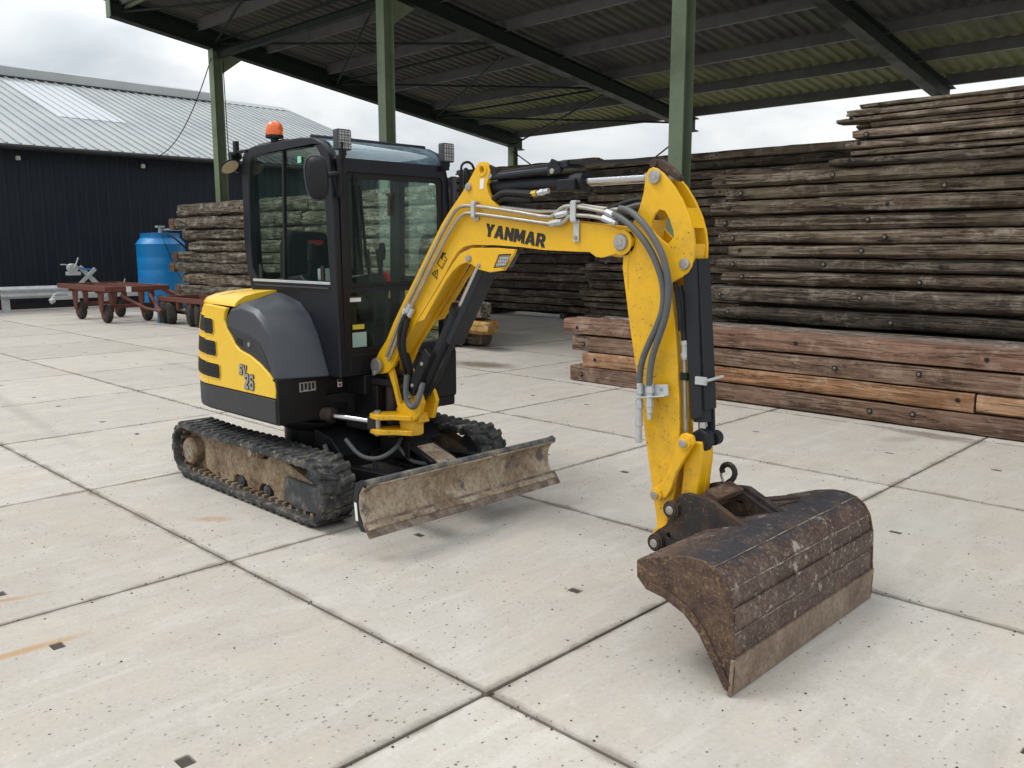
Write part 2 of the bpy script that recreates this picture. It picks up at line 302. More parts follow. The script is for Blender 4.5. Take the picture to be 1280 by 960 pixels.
# roofs --------------------------------------------------------------------
def make_sheet():
    s = NT('shed_roof_sheet'); v = s.pos((1, .25, 1)); a = s.noise(v, 1.1, 5, .6)
    c = s.ramp(a, [(.35, (.055, .055, .054)), (.52, (.085, .085, .076)), (.7, (.08, .088, .055))])
    g = s.n('ShaderNodeSeparateXYZ'); gg = s.n('ShaderNodeNewGeometry'); s.l(gg.outputs['Position'], g.inputs[0])
    alg_light = s.ramp(s.math('ADD', s.math('MULTIPLY', g.outputs[1], .05), s.math('MULTIPLY', a, .3)), [(.93, 0), (1.20, 1)])
    c = s.mix(alg_light, c, (.15, .165, .075))  # algae tint; daylight under the back eave painted in as lighter colour
    s.fin(c, .8, 0, s.noise(s.pos(), 9, 4), .2, .005)
    tl = s.n('ShaderNodeBsdfTranslucent'); s.l(c, tl.inputs[0]); mx = s.n('ShaderNodeMixShader'); mx.inputs[0].default_value = .03
    s.l(s.b.outputs[0], mx.inputs[1]); s.l(tl.outputs[0], mx.inputs[2]); s.l(mx.outputs[0], s.o.inputs[0])
    return s.m
SHEET = make_sheet()
def make_barnroof():
    s = NT('grey_roof_sheet'); v = s.pos((.5, 1, 1)); a = s.noise(v, .8, 6, .6)
    c = s.ramp(a, [(.3, (.30, .32, .33)), (.55, (.36, .38, .385)), (.75, (.40, .415, .41))])
    return s.fin(c, .5, .1, s.noise(s.pos(), 8, 3), .1, .004)
BROOF = make_barnroof()
BRIB = simple('roof_rib', (.24, .255, .265), .5, .1)
SKYL = simple('translucent_roof_panel', (.47, .50, .53), .4)
# ------------------------------------------------------------------ building helpers
COL = sc.collection
def prop(o, label=None, cat=None, group=None, kind=None):
    if label: o['label'] = label
    if cat: o['category'] = cat
    if group: o['group'] = group
    if kind: o['kind'] = kind
    return o
def thing(name, label, cat, loc=(0, 0, 0), group=None):
    o = bpy.data.objects.new(name, None); COL.objects.link(o); o.location = loc; o.empty_display_size = .2
    return prop(o, label, cat, group)
class G:
    """collects geometry, given in world coordinates"""
    def __init__(s): s.v = []; s.f = []; s.mi = []
    def add(s, v, f, mi=0):
        n = len(s.v); s.v += [tuple(p) for p in v]; s.f += [tuple(i+n for i in q) for q in f]; s.mi += [mi]*len(f); return s
    def box(s, x0, x1, y0, y1, z0, z1, mi=0, rot=None, about=None):
        v = [(x, y, z) for x in (x0, x1) for y in (y0, y1) for z in (z0, z1)]
        if rot is not None:
            c = Vector(about) if about else Vector(((x0+x1)/2, (y0+y1)/2, (z0+z1)/2)); v = [c + rot @ (Vector(p)-c) for p in v]
        return s.add(v, [(0, 1, 3, 2), (4, 6, 7, 5), (0, 4, 5, 1), (2, 3, 7, 6), (0, 2, 6, 4), (1, 5, 7, 3)], mi)
    def prism(s, pts, axis, a, b, holes=(), mi=0):
        loops = [list(pts)] + [list(h) for h in holes]
        def area(p): return sum(p[i-1][0]*p[i][1]-p[i][0]*p[i-1][1] for i in range(len(p)))
        if area(loops[0]) < 0: loops[0].reverse()
        for h in loops[1:]:
            if area(h) > 0: h.reverse()
        def put(p, t): return {'y': (p[0], t, p[1]), 'x': (t, p[0], p[1]), 'z': (p[0], p[1], t)}[axis]
        flat = [p for l in loops for p in l]; n = len(flat)
        v = [put(p, a) for p in flat] + [put(p, b) for p in flat]
        if holes: caps = [tuple(t) for t in tessellate_polygon([[Vector((*p, 0)) for p in l] for l in loops])]
        else: caps = [tuple(range(n))]
        f = [c for c in caps] + [tuple(i+n for i in reversed(c)) for c in caps]
        o = 0
        for l in loops:
            m = len(l)
            for i in range(m):
                j = (i+1) % m; f.append((o+i, o+j, n+o+j, n+o+i))
            o += m
        return s.add(v, f, mi)
    def cyl(s, p0, p1, r0, r1=None, n=16, caps=True, mi=0):
        p0, p1 = Vector(p0), Vector(p1); r1 = r0 if r1 is None else r1
        q = (p1-p0).to_track_quat('Z', 'Y'); v = []
        for p, r in ((p0, r0), (p1, r1)):
            for i in range(n):
                a = 2*math.pi*i/n; v.append(p + q @ Vector((r*math.cos(a), r*math.sin(a), 0)))
        f = [(i, (i+1) % n, n+(i+1) % n, n+i) for i in range(n)]
        if caps: f += [tuple(reversed(range(n))), tuple(range(n, 2*n))]
        return s.add(v, f, mi)
    def tube(s, pts, r, n=8, smooth=0, mi=0, flat=1.0):
        P = [Vector(p) for p in pts]
        for _ in range(smooth):
            Q = [P[0]]
            for i in range(len(P)-1): Q += [P[i].lerp(P[i+1], .25), P[i].lerp(P[i+1], .75)]
            P = Q + [P[-1]]
        v = []; f = []; up_ = None
        for i, p in enumerate(P):
            t = (P[min(i+1, len(P)-1)] - P[max(i-1, 0)]).normalized()
            if up_ is None: up_ = t.orthogonal().normalized()
            up_ = (up_ - t*up_.dot(t)).normalized(); bb = t.cross(up_)
            for k in range(n):
                a = 2*math.pi*k/n; v.append(p + up_*(r*math.cos(a)) + bb*(r*flat*math.sin(a)))
        for i in range(len(P)-1):
            for k in range(n): f.append((i*n+k, i*n+(k+1) % n, (i+1)*n+(k+1) % n, (i+1)*n+k))
        f += [tuple(reversed(range(n))), tuple(range((len(P)-1)*n, len(P)*n))]
        return s.add(v, f, mi)
    def lathe(s, prof, c, axis=(0, 0, 1), n=24, mi=0):
        q = Vector(axis).to_track_quat('Z', 'Y'); c = Vector(c); v = []; f = []
        for (r, h) in prof:
            for i in range(n):
                a = 2*math.pi*i/n; v.append(c + q @ Vector((r*math.cos(a), r*math.sin(a), h)))
        for j in range(len(prof)-1):
            for i in range(n): f.append((j*n+i, j*n+(i+1) % n, (j+1)*n+(i+1) % n, (j+1)*n+i))
        f += [tuple(reversed(range(n))), tuple(range((len(prof)-1)*n, len(prof)*n))]
        return s.add(v, f, mi)
    def strip(s, path, y0, y1, th, mi=0):
        """bent plate: a path in x/z given thickness (to the inside) and drawn out along y"""
        n = len(path); off = []
        for i in range(n):
            a = Vector(path[max(i-1, 0)]); b = Vector(path[min(i+1, n-1)]); t = (b-a).normalized(); off.append((path[i][0]+t[1]*th, path[i][1]-t[0]*th))
        return s.prism(list(path)+off[::-1], 'y', y0, y1, mi=mi)
    def loft(s, rings, closed=True, caps=True, mi=0):
        n = len(rings[0]); v = [p for r in rings for p in r]; f = []
        for j in range(len(rings)-1):
            for i in range(n if closed else n-1): f.append((j*n+i, j*n+(i+1) % n, (j+1)*n+(i+1) % n, (j+1)*n+i))
        if caps: f += [tuple(reversed(range(n))), tuple(range((len(rings)-1)*n, len(rings)*n))]
        return s.add(v, f, mi)
    def mesh(s, name, origin=(0, 0, 0)):
        m = bpy.data.meshes.new(name); o = Vector(origin)
        m.from_pydata([Vector(p)-o for p in s.v], [], s.f); m.validate(); m.update()
        return m
def wloc(o):
    p = Vector((0, 0, 0))
    while o is not None: p += o.location; o = o.parent
    return p
def part(name, g, mat, parent=None, bevel=0, smooth=35, label=None, seg=2, origin=None):
    base = wloc(parent) if parent else Vector((0, 0, 0))
    org = Vector(origin) if origin is not None else base
    me = g.mesh(name, org)
    bm = bmesh.new(); bm.from_mesh(me); bmesh.ops.recalc_face_normals(bm, faces=bm.faces); bm.to_mesh(me); bm.free()
    for m in (mat if isinstance(mat, (list, tuple)) else [mat]): me.materials.append(m)
    if any(g.mi) and len(g.mi) == len(me.polygons): me.polygons.foreach_set('material_index', g.mi)
    if smooth:
        me.polygons.foreach_set('use_smooth', [True]*len(me.polygons)); me.set_sharp_from_angle(angle=R(smooth))
    o = bpy.data.objects.new(name, me); COL.objects.link(o); o.parent = parent; o.location = org-base
    if bevel:
        b = o.modifiers.new('bevel', 'BEVEL'); b.width = bevel; b.segments = seg; b.limit_method = 'ANGLE'; b.angle_limit = R(38); b.harden_normals = True
    if label: o['label'] = label
    return o
def inst(src, parent, loc=None, rot=None, name=None):
    c = src.copy(); COL.objects.link(c); c.parent = parent
    if loc is not None: c.location = loc
    if rot is not None: c.rotation_euler = rot
    return c
def rrect(x0, x1, y0, y1, r, n=4):
    o = []
    for cx, cy, a0 in ((x1-r, y1-r, 0), (x0+r, y1-r, 90), (x0+r, y0+r, 180), (x1-r, y0+r, 270)):
        for k in range(n+1):
            a = R(a0+90*k/n); o.append((cx+r*math.cos(a), cy+r*math.sin(a)))
    return o
def circ(cx, cy, r, n=20): return [(cx+r*math.cos(2*math.pi*i/n), cy+r*math.sin(2*math.pi*i/n)) for i in range(n)]
def text(body, size, mat, parent, origin, xdir, ydir, name='lettering', bold=.02, shear=0, ext=.0012, label=None, sp=1.0):
    c = bpy.data.curves.new(name, 'FONT'); c.body = body; c.size = size; c.offset = bold; c.extrude = ext; c.shear = shear; c.space_character = sp
    t = bpy.data.objects.new(name, c); COL.objects.link(t); bpy.context.view_layer.update()
    me = bpy.data.meshes.new_from_object(t.evaluated_get(bpy.context.evaluated_depsgraph_get())); bpy.data.objects.remove(t)
    me.materials.clear(); me.materials.append(mat)
    o = bpy.data.objects.new(name, me); COL.objects.link(o); o.parent = parent
    x = Vector(xdir).normalized(); y = Vector(ydir); y = (y - x*y.dot(x)).normalized(); z = x.cross(y)
    mt = Matrix((x, y, z)).transposed().to_4x4(); mt.translation = Vector(origin)-wloc(parent); o.matrix_local = mt
    if label: o['label'] = label
    return o
# ------------------------------------------------------------------ ground: a dark bed, then 2 m concrete slabs with open joints
gr = part('ground', G().box(-400, 400, -400, 400, -.6, -.13), simple('earth_under_slabs', (.055, .048, .04), .95)); prop(gr, kind='structure')
far = G(); X0, X1, Y0, Y1 = -28, 8, -8, 22
far.box(-400, X0, -400, 400, -.13, 0).box(X1, 400, -400, 400, -.13, 0).box(X0, X1, -400, Y0, -.13, 0).box(X0, X1, Y1, 400, -.13, 0)
prop(part('pavement', far, CONC), kind='structure')
yard = bpy.data.objects.new('concrete_yard', None); COL.objects.link(yard); prop(yard, kind='structure')
joint = part('joint_filling', G().box(X0, X1, Y0, Y1, -.13, -.022), paint('joint_dirt', (.075, .06, .048), .95, (.13, .11, .085), .6, 9, 0), yard)
PLUG = paint('dark_lifting_plug', (.055, .045, .038), .9, (.09, .075, .06), .6, 20)
def slab_mesh(k):
    random.seed(k); g = 1-.0045-random.random()*.003; h = .001*random.random(); pts = []
    q = .012
    base = []
    for (sx, sy) in ((1, 1), (-1, 1), (-1, -1), (1, -1)):
        e = q*(.5+random.random()*1.2); a = (sx*(g-e), sy*g); b = (sx*g, sy*(g-e)); base += ([b, a] if sx*sy > 0 else [a, b])
    hw, hh = .033, .024; hl = []
    for sx in (-.6, .6): hl.append([(sx-hw, -hh), (sx+hw, -hh), (sx+hw, hh), (sx-hw, hh)])
    gg = G().prism(base, 'z', -.13, 0, holes=hl)
    for sx in (-.6, .6): gg.box(sx-hw+.002, sx+hw-.002, -hh+.002, hh-.002, -.05, -.005, mi=1)
    o = part('concrete_slab', gg, [CONC, PLUG], yard, bevel=.005, smooth=0, seg=1)
    return o
protos = [slab_mesh(k) for k in range(5)]
random.seed(4); cnt = 0
for ix in range(int((X1-X0)/2)):
    for iy in range(int((Y1-Y0)/2)):
        cx, cy = X0+1+2*ix, Y0+1+2*iy
        pr = protos[(ix*7+iy*3) % 5]
        o = pr if cnt < 0 else inst(pr, yard)
        o.location = (cx, cy, -.0015*random.random()); o.rotation_euler = (R(random.uniform(-.05, .05)), R(random.uniform(-.05, .05)), R(random.choice((0, 180))+random.uniform(-.08, .08)))
for p in protos: bpy.data.objects.remove(p)
# tiny litter of grit and leaves on the yard
random.seed(12); lit = G()
for _ in range(1600):
    x, y = random.uniform(-9, 1.6), random.uniform(-1.6, 7)
    if random.random() < .4: y = 2*round(y/2)+random.gauss(0, .03)
    elif random.random() < .3: x = 2*round(x/2)+random.gauss(0, .03)
    s_ = random.uniform(.003, .008); a = random.random()*6.28; c, s2 = math.cos(a)*s_, math.sin(a)*s_
    lit.add([(x+c, y+s2, .0005), (x-s2, y+c, .0005), (x-c*.6, y-s2*.7, .0005), (x+s2, y-c, .0005), (x, y, s_*.7)], [(0, 1, 4), (1, 2, 4), (2, 3, 4), (3, 0, 4)])
prop(part('grit', lit, paint('grit_bits', (.045, .036, .028), .9, (.2, .18, .15), .6, 20, 0), smooth=0), 'scattered dark grit and crumbs on the pale concrete yard', 'grit', kind='stuff')

# ------------------------------------------------------------------ barn
BX, BE, BT = -24.0, 4.32, math.tan(R(18.7)); BY0, BY1, BR = -14.0, 20.2, -34.2
barn = thing('barn', 'long dark navy metal barn with pale grey ribbed roof at left', 'barn', (BX, 3, 0))
g = G(); pw = .30; y = BY0
prof = []
while y < BY1-.01:
    prof += [(y, 0), (y+.10, 0), (y+.125, .028), (y+.185, .028), (y+.21, 0)]; y += pw
prof.append((BY1, 0))
v = []; f = []
for i, (yy, d) in enumerate(prof): v += [(BX+d, yy, -.05), (BX+d, yy, BE+.05)]
for i in range(len(prof)-1): f.append((2*i, 2*i+2, 2*i+3, 2*i+1))
g.add(v, f); part('wall', g, NAVY, barn, smooth=0)
g = G().prism([(BX-.05, -.05), (BX-.05, BE), (BR, BE+(BX-BR)*BT-.1), (2*BR-BX, BE), (2*BR-BX, -.05)], 'y', BY1-.25, BY1-.05); part('gable_wall', g, NAVY, barn)
g = G().prism([(BX-.05, -.05), (BX-.05, BE), (BR, BE+(BX-BR)*BT-.1), (2*BR-BX, BE), (2*BR-BX, -.05)], 'y', BY0+.05, BY0+.25); part('gable_wall', g, NAVY, barn)
part('base_strip', G().box(BX+.03, BX+.07, BY0, BY1, -.02, .16), DARK, barn)
ex = .28  # eave overhang
def roofz(x): return BE+(BX-x)*BT+.10
for sgn in (1, -1):
    def X(x): return x if sgn > 0 else 2*BR-x
    g = G().prism([(X(BX+ex), roofz(BX+ex)), (X(BR), roofz(BR)), (X(BR), roofz(BR)+.06), (X(BX+ex), roofz(BX+ex)+.06)], 'y', BY0, BY1)
    rf = part('roof', g, BROOF, barn, smooth=0)
    def rib_at(yy): return G().prism([(X(BX+ex+.01), roofz(BX+ex)+.055), (X(BR), roofz(BR)+.06), (X(BR), roofz(BR)+.105), (X(BX+ex+.01), roofz(BX+ex)+.10)], 'y', yy-.028, yy+.028)
    if sgn > 0:
        src = part('roof_rib', rib_at(BY0+.1), BROOF, rf, smooth=0); k = 1
        while BY0+.1+k*.333 < BY1: inst(src, rf, src.location+Vector((0, k*.333, 0))); k += 1
part('skylight', G().prism([(-27.7, roofz(-27.7)+.062), (-32.9, roofz(-32.9)+.062), (-32.9, roofz(-32.9)+.088), (-27.7, roofz(-27.7)+.088)], 'y', 8.05, 10.25), SKYL, barn)
g = G().prism([(BR+.55, roofz(BR)-.05), (BR+.55, roofz(BR)+.27), (BR, roofz(BR)+.42), (BR-.55, roofz(BR)+.27), (BR-.55, roofz(BR)-.05)], 'y', BY0, 16.3); part('ridge_vent', g, BROOF, barn, smooth=0)
part('ridge_cap', G().prism([(BR+.35, roofz(BR)-.02), (BR, roofz(BR)+.16), (BR-.35, roofz(BR)-.02)], 'y', 16.3, BY1), BROOF, barn, smooth=0)
part('vent_edge', G().box(BR+.56, BR+.62, BY0, 16.3, roofz(BR)-.16, roofz(BR)-.06), GUTTER, barn)
part('verge_trim', G().prism([(BX+ex, roofz(BX+ex)-.1), (BR, roofz(BR)-.1), (BR, roofz(BR)+.13), (BX+ex, roofz(BX+ex)+.13)], 'y', BY1, BY1+.05), GALV, barn)
g = G().tube([(BX+ex+.05, BY0, BE-.01), (BX+ex+.05, BY1, BE-.01)], .075, 10); g.box(BX, BX+ex, BY0, BY1, BE-.03, BE+.0); part('gutter', g, GUTTER, barn)
for yy in (5.7, 9.05):
    l = part('wall_lamp', G().box(BX+.06, BX+.17, yy-.055, yy+.055, 3.98, 4.10), paint('cream_housing', (.45, .43, .36), .5), barn, bevel=.02)
    part('lamp_bracket', G().box(BX+.02, BX+.06, yy-.02, yy+.02, 4.0, 4.2), GUTTER, l)
# ------------------------------------------------------------------ guard rail in front of the barn
rail = thing('guard_rail', 'galvanised crash barrier beam along the foot of the navy barn', 'guard rail', (-23.0, 4.8, 0))
pr = [(0, .34), (.03, .36), (.075, .40), (.075, .435), (.03, .475), (.03, .515), (.075, .555), (.075, .59), (.03, .63), (0, .66)]
g = G(); v = []; f = []
for yy in (4.7, 13.0):
    for off in (0, -.012): v += [(-22.95+d+off, yy, z) for d, z in pr]
n = len(pr)
for i in range(n-1): f += [(i, i+1, 2*n+i+1, 2*n+i), (n+i, 3*n+i, 3*n+i+1, n+i+1)]
f += [(0, 2*n, 3*n, n), (n-1, 2*n-1, 4*n-1, 3*n-1)]
g.add(v, f); part('beam', g, GALV, rail)
for k, yy in enumerate((4.84, 7.4, 9.6, 11.8)): part('post', G().box(-23.08, -22.97, yy-.09, yy+.09, 0, .64), GALV, rail, bevel=.006)

# ------------------------------------------------------------------ open shed
shed = thing('open_shed', 'open-sided green steel shed with corrugated mono-pitch roof over the timber stacks', 'shed', (-5, 8.75, 0))
RX = [-18.6, -11.8, -5.0, 1.8, 8.6]; CY, BYC = 8.75, 19.5; TS = .142
def rb(y): return 6.78-TS*(y-6.48)          # underside of the rafters
def hbeam_v(x, y, z1, b=.24, t=.016, name='column'):
    g = G(); h = b/2
    g.box(x-h, x+h, y-h, y-h+t, 0, z1).box(x-h, x+h, y+h-t, y+h, 0, z1).box(x-.006, x+.006, y-h+t, y+h-t, 0, z1)
    g.box(x-h-.05, x+h+.05, y-h-.05, y+h+.05, 0, .02)
    return part(name, g, GREEN, shed, bevel=.003, seg=1)
for x in RX:
    hbeam_v(x, CY, rb(CY)+.02); hbeam_v(x, BYC-.2, rb(BYC-.2)+.02)
for x in RX:
    g = G(); a, b = 6.25, 19.75; dd = .36
    for z0, z1, hw in ((0, .022, .13), (.022, dd-.022, .007), (dd-.022, dd, .13)):
        g.prism([(a, rb(a)+z0), (b, rb(b)+z0), (b, rb(b)+z1), (a, rb(a)+z1)], 'x', x-hw, x+hw)
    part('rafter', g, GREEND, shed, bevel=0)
    # haunch under the rafter at the column
    part('knee_plate', G().prism([(CY+.12, rb(CY+.12)-.55), (CY+.12, rb(CY+.12)), (CY+.75, rb(CY+.75))], 'x', x-.007, x+.007), GREEN, shed)
XA, XB = -18.72, 8.72
py = [6.5, 8.32, 10.15, 12.0, 13.9, 15.75, 17.6, 19.4]
for y in py:
    z = rb(y)+.362
    for i in range(4):
        g = G().box(RX[i]+.02, RX[i+1]-.02, y-.005, y+.005, z-.03, z+.20).box(RX[i]+.02, RX[i+1]-.02, y+.005, y+.07, z-.03, z-.018).box(RX[i]+.02, RX[i+1]-.02, y-.07, y-.005, z+.19, z+.20)
        part('purlin', g, GREY_BEAM, shed)
    for x in RX: part('purlin_cleat', G().box(x-.06, x+.06, y+.08, y+.088, z, z+.16), GREEND, shed)
def sheet_mesh(xa, xb, ya, yb, w_=.2745):
    g = G(); n = int(round((xb-xa)/w_)); v = []; f = []; prof = []
    for i in range(n):
        x = xa+i*w_; prof += [(x, 0), (x+.10, 0), (x+.13, .052), (x+.24, .052)]
    prof.append((xa+n*w_, 0))
    for (x, d) in prof:
        for y in (ya, yb): v.append((x, y, rb(y)+.566+d))
    m = len(prof)
    for i in range(m-1): f.append((2*i, 2*i+1, 2*i+3, 2*i+2))
    return g.add(v, f)
xx = XA; k = 0
while xx < XB-.1:
    for (ya, yb, dz) in ((6.1, 12.9, .0), (12.75, 19.85, -.006)):
        g = sheet_mesh(xx, xx+1.098, ya, yb); g.v = [(a, b, c+dz-.001*(k % 2)) for a, b, c in g.v]
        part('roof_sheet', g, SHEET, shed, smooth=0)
    xx += 1.098; k += 1
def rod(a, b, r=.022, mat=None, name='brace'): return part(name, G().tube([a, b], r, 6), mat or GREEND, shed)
for (x0, x1) in ((RX[0], RX[1]),):
    nodes = [6.5, 8.75, 12.3, 15.9, 19.4]
    for ya, yb in zip(nodes[:-1], nodes[1:]):
        rod((x0, ya, rb(ya)+.17), (x1, yb, rb(yb)+.17), .028); rod((x1, ya, rb(ya)+.14), (x0, yb, rb(yb)+.14), .028)
    for y in (8.75, 12.3, 15.9): rod((x0, y, rb(y)+.2), (x1, y, rb(y)+.2), .03, name='strut')
    rod((x0, BYC-.2, rb(BYC)-.1), (x1, BYC-.2, .9), .022); rod((x1, BYC-.2, rb(BYC)-.1), (x0, BYC-.2, .9), .022)
for i in range(4):
    z = rb(CY)
    g = G().box(RX[i]+.13, RX[i+1]-.13, CY-.07, CY+.07, z-.20, z-.19).box(RX[i]+.13, RX[i+1]-.13, CY-.005, CY+.005, z-.19, z-.04).box(RX[i]+.13, RX[i+1]-.13, CY-.07, CY+.07, z-.04, z-.03)
    if i == 0: part('eave_beam', g, GREEND, shed)
for x in RX: part('rafter_end_plate', G().box(x-.11, x+.11, 6.225, 6.245, rb(6.25)-.02, rb(6.25)+.38), GREEN, shed)
for (xa, xb) in zip(RX[:-1], RX[1:]):
    b = 19.8; z = rb(b); part('back_gutter', G().box(xa-(.12 if xa < -18 else 0), xb-.004, b+.06, b+.18, z+.47, z+.56), GREEND, shed)
part('verge_angle', G().prism([(6.2, rb(6.2)+.365), (19.8, rb(19.8)+.365), (19.8, rb(19.8)+.62), (6.2, rb(6.2)+.62)], 'x', -18.78, -18.74), GREEND, shed)
part('edge_angle', G().box(-18.6, -11.9, 6.60, 6.66, rb(6.6)+.28, rb(6.6)+.35), GREEN, shed)
# loose cable from the column to the barn eave
pts = []
a, b = Vector((-18.55, 8.62, 6.25)), Vector((-23.72, 9.3, 4.30))
for i in range(15):
    t = i/14; p = a.lerp(b, t); p.z -= 4*t*(1-t)*.55; pts.append(p)
cb = part('hanging_cable', G().tube(pts, .013, 6), BLK); prop(cb, 'thin black cable sagging from the shed column to the barn eave', 'cable')
pts = [(-18.5, 8.9, 6.2), (-18.46, 8.9, 4.5), (-18.45, 8.92, 3.0), (-18.46, 8.9, 1.6)]
cb = part('drop_cable', G().tube(pts, .012, 6), BLK); prop(cb, 'thin black cable hanging straight down beside the far left shed column', 'cable')
# ------------------------------------------------------------------ timbers
def timber(L_, h, d, seed, rough=.012, sq=6.5, end0=.35, end1=.0, seg=.16, ns=16, wob=.012, split=0):
    """one baulk lying along x: superellipse section with long furrows and gnawed ends"""
    n = max(10, int(L_/seg)); rings = []; xs = [0, .015, .05, .11, .2] + [.2+(L_-.4)*i/n for i in range(1, n)] + [L_-.2, L_-.11, L_-.05, L_-.015, L_]
    so = Vector((seed*3.17, seed*1.31, seed*.77))
    for x in xs:
        ring = []
        e0 = max(0, 1-x/.28) if end0 else 0; e1 = max(0, 1-(L_-x)/.28) if end1 else 0
        k = 1-end0*e0**2*.6-end1*e1**2*.6
        cy = d/2+wob*noise.noise(Vector((x*.5, 0, 3))+so); cz = h/2+wob*.6*noise.noise(Vector((x*.45, 7, 0))+so)
        hh = h*(1.03+.05*noise.noise(Vector((x*.6, 3, 9))+so))
        for j in range(ns):
            a = 2*math.pi*(j+.5)/ns; ca, sa = math.cos(a), math.sin(a)
            q = (abs(ca)**sq+abs(sa)**sq)**(-1/sq)
            yy, zz = q*ca*d/2, q*sa*hh/2
            f = noise.noise(Vector((x*.9, ca*2.3, sa*2.3))+so)*rough*1.4 + noise.noise(Vector((x*3.5, ca*5, sa*5))+so)*rough*.8
            fur = noise.noise(Vector((x*.35, ca*9+sa*4, sa*9))+so*2); f -= max(0, fur-.12)*rough*3.2
            fz = max(-.3*h, min(.12*h, f)); gn = (end0*e0+end1*e1)*.07*noise.noise(Vector((ca*1.7, sa*1.7, 1))+so)
            ring.append((x + gn, cy+yy*k*(1+f/(d/2)), cz+zz*k*(1+fz/(h/2))))
        rings.append(ring)
    return G().loft(rings)
def lay(name, label, g, mat, loc, rz=0, group=None, bolts=(), bmat=None, flip=False, cat='timber', tilt=0, holes=()):
    me = g.mesh(name); me.materials.append(mat); me.polygons.foreach_set('use_smooth', [True]*len(me.polygons)); me.set_sharp_from_angle(angle=R(50))
    o = bpy.data.objects.new(name, me); COL.objects.link(o); o.location = loc; o.rotation_euler = (0, R(tilt), R(rz)); prop(o, label, cat, group)
    for (bx, bz) in bolts:
        b = inst(BOLT, o, (bx, -.004, bz)); b.rotation_euler = (0, bx*3, 0)
    for (bx, bz) in holes:
        inst(HOLE, o, (bx, -.003, bz))
    return o
def protos_bolt():
    g = G().lathe([(.015, .002), (.027, .004), (.031, -.01)], (0, 0, 0), (0, -1, 0), 14, mi=1).lathe([(.0, .0), (.0165, .0), (.0165, .006), (.010, .009), (.0, .010)], (0, 0, 0), (0, -1, 0), 12)
    g2 = G().lathe([(.036, -.01), (.044, .004), (.052, -.004)], (0, 0, 0), (0, -1, 0), 14)
    b = part('bolt', g, [BOLT_LIGHT, DARK]); r = part('washer_ring', g2, DARK, None)
    h = part('bolt_hole', G().lathe([(.0, -.02), (.019, -.02), (.021, .003), (.016, .0045), (.0, .0045)], (0, 0, 0), (0, -1, 0), 12), DARK)
    return b, r, h
BOLT, RING, HOLE = protos_bolt()
ORD = ['topmost', 'second', 'third', 'fourth', 'fifth', 'sixth', 'seventh', 'eighth', 'ninth', 'tenth', 'eleventh', 'twelfth', 'thirteenth', 'fourteenth', 'fifteenth', 'sixteenth', 'seventeenth', 'eighteenth', 'nineteenth', 'twentieth', 'twenty-first', 'twenty-second']
random.seed(21)
# big dark stack at right, front face at y 7.1: (top, bottom, left end, material, look)
BIG = [(3.145, 3.101, -1.72, W_DARK, 'thin brown'), (3.098, 3.026, -1.86, W_DARK, 'grey-brown'), (3.022, 2.960, -1.96, W_DARK, 'brown projecting'), (2.956, 2.888, -1.60, W_DARK, 'cracked grey'),
       (2.884, 2.792, -1.78, W_DARK, 'grey'), (2.788, 2.683, -1.85, W_DARK, 'pale grey'), (2.678, 2.613, -1.79, W_DARK, 'greenish'), (2.609, 2.514, -2.02, W_BLACK, 'black'),
       (2.508, 2.364, -3.45, W_DARK, 'broad brown split-ended'), (2.355, 2.212, -3.28, W_DARK, 'rough brown'), (2.20, 2.04, -3.46, W_DARK, 'broad dark'), (2.03, 1.865, -3.40, W_DARK, 'bolted brown'),
       (1.855, 1.71, -3.33, W_DARK, 'furrowed greenish'), (1.70, 1.56, -3.20, W_DARK, 'round-ended pale'), (1.545, 1.405, -3.36, W_BLACK, 'cracked two-tone'), (1.395, 1.24, -3.28, W_DARK, 'yellowish'),
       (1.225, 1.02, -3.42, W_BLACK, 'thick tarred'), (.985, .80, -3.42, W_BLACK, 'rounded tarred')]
for i, (zt, zb, xl, m, look) in enumerate(BIG):
    for dep in (0, 1):
        Lx = 3.6-xl+random.uniform(-.2, .6); d = .30; y = 7.1+dep*.33+random.uniform(-.025, .015)
        if dep: xl = xl+random.uniform(-.15, .4)
        h = zt-zb
        g = timber(Lx, h*.96, d, i*2.3+dep*50+1, rough=.011 if h > .1 else .006, sq=(3.8 if zt < 2.2 else 5), end0=.15+.3*random.random(), seg=.2 if dep else .11, ns=16 if dep else 22)
        bl = []
        if not dep:
            bx = random.uniform(.14, .3)
            while bx < Lx-.5:
                bl.append((bx, h/2+random.uniform(-.015, .015))); bx += random.uniform(1.1, 2.3)
        hs = [b for b in bl if random.random() < .3]; bl = [b for b in bl if b not in hs]
        lb = f'{look} timber, {ORD[i]} from the top in the tall right stack' if not dep else f'back-row timber behind the {ORD[i]} one of the tall right stack'
        o = lay('timber', lb, g, m, (xl, y, zb+.002-(.5*h if dep else 0)), random.uniform(-.25, .25), 'timbers in the tall dark stack', bolts=bl if h > .08 else [], holes=hs)  # back row added and dropped half a height to block light through gaps
# timbers under the tall stack behind the reddish one
for i in range(4):
    z = .78-.195*(i+1)
    lay('timber', f'dark timber behind the reddish stack, {["first", "second", "third", "fourth"][i]} under the tall stack', timber(6.9, .185, .3, i+300, seg=.3), W_BLACK, (-3.35, 7.12, z), 0, 'timbers in the tall dark stack')
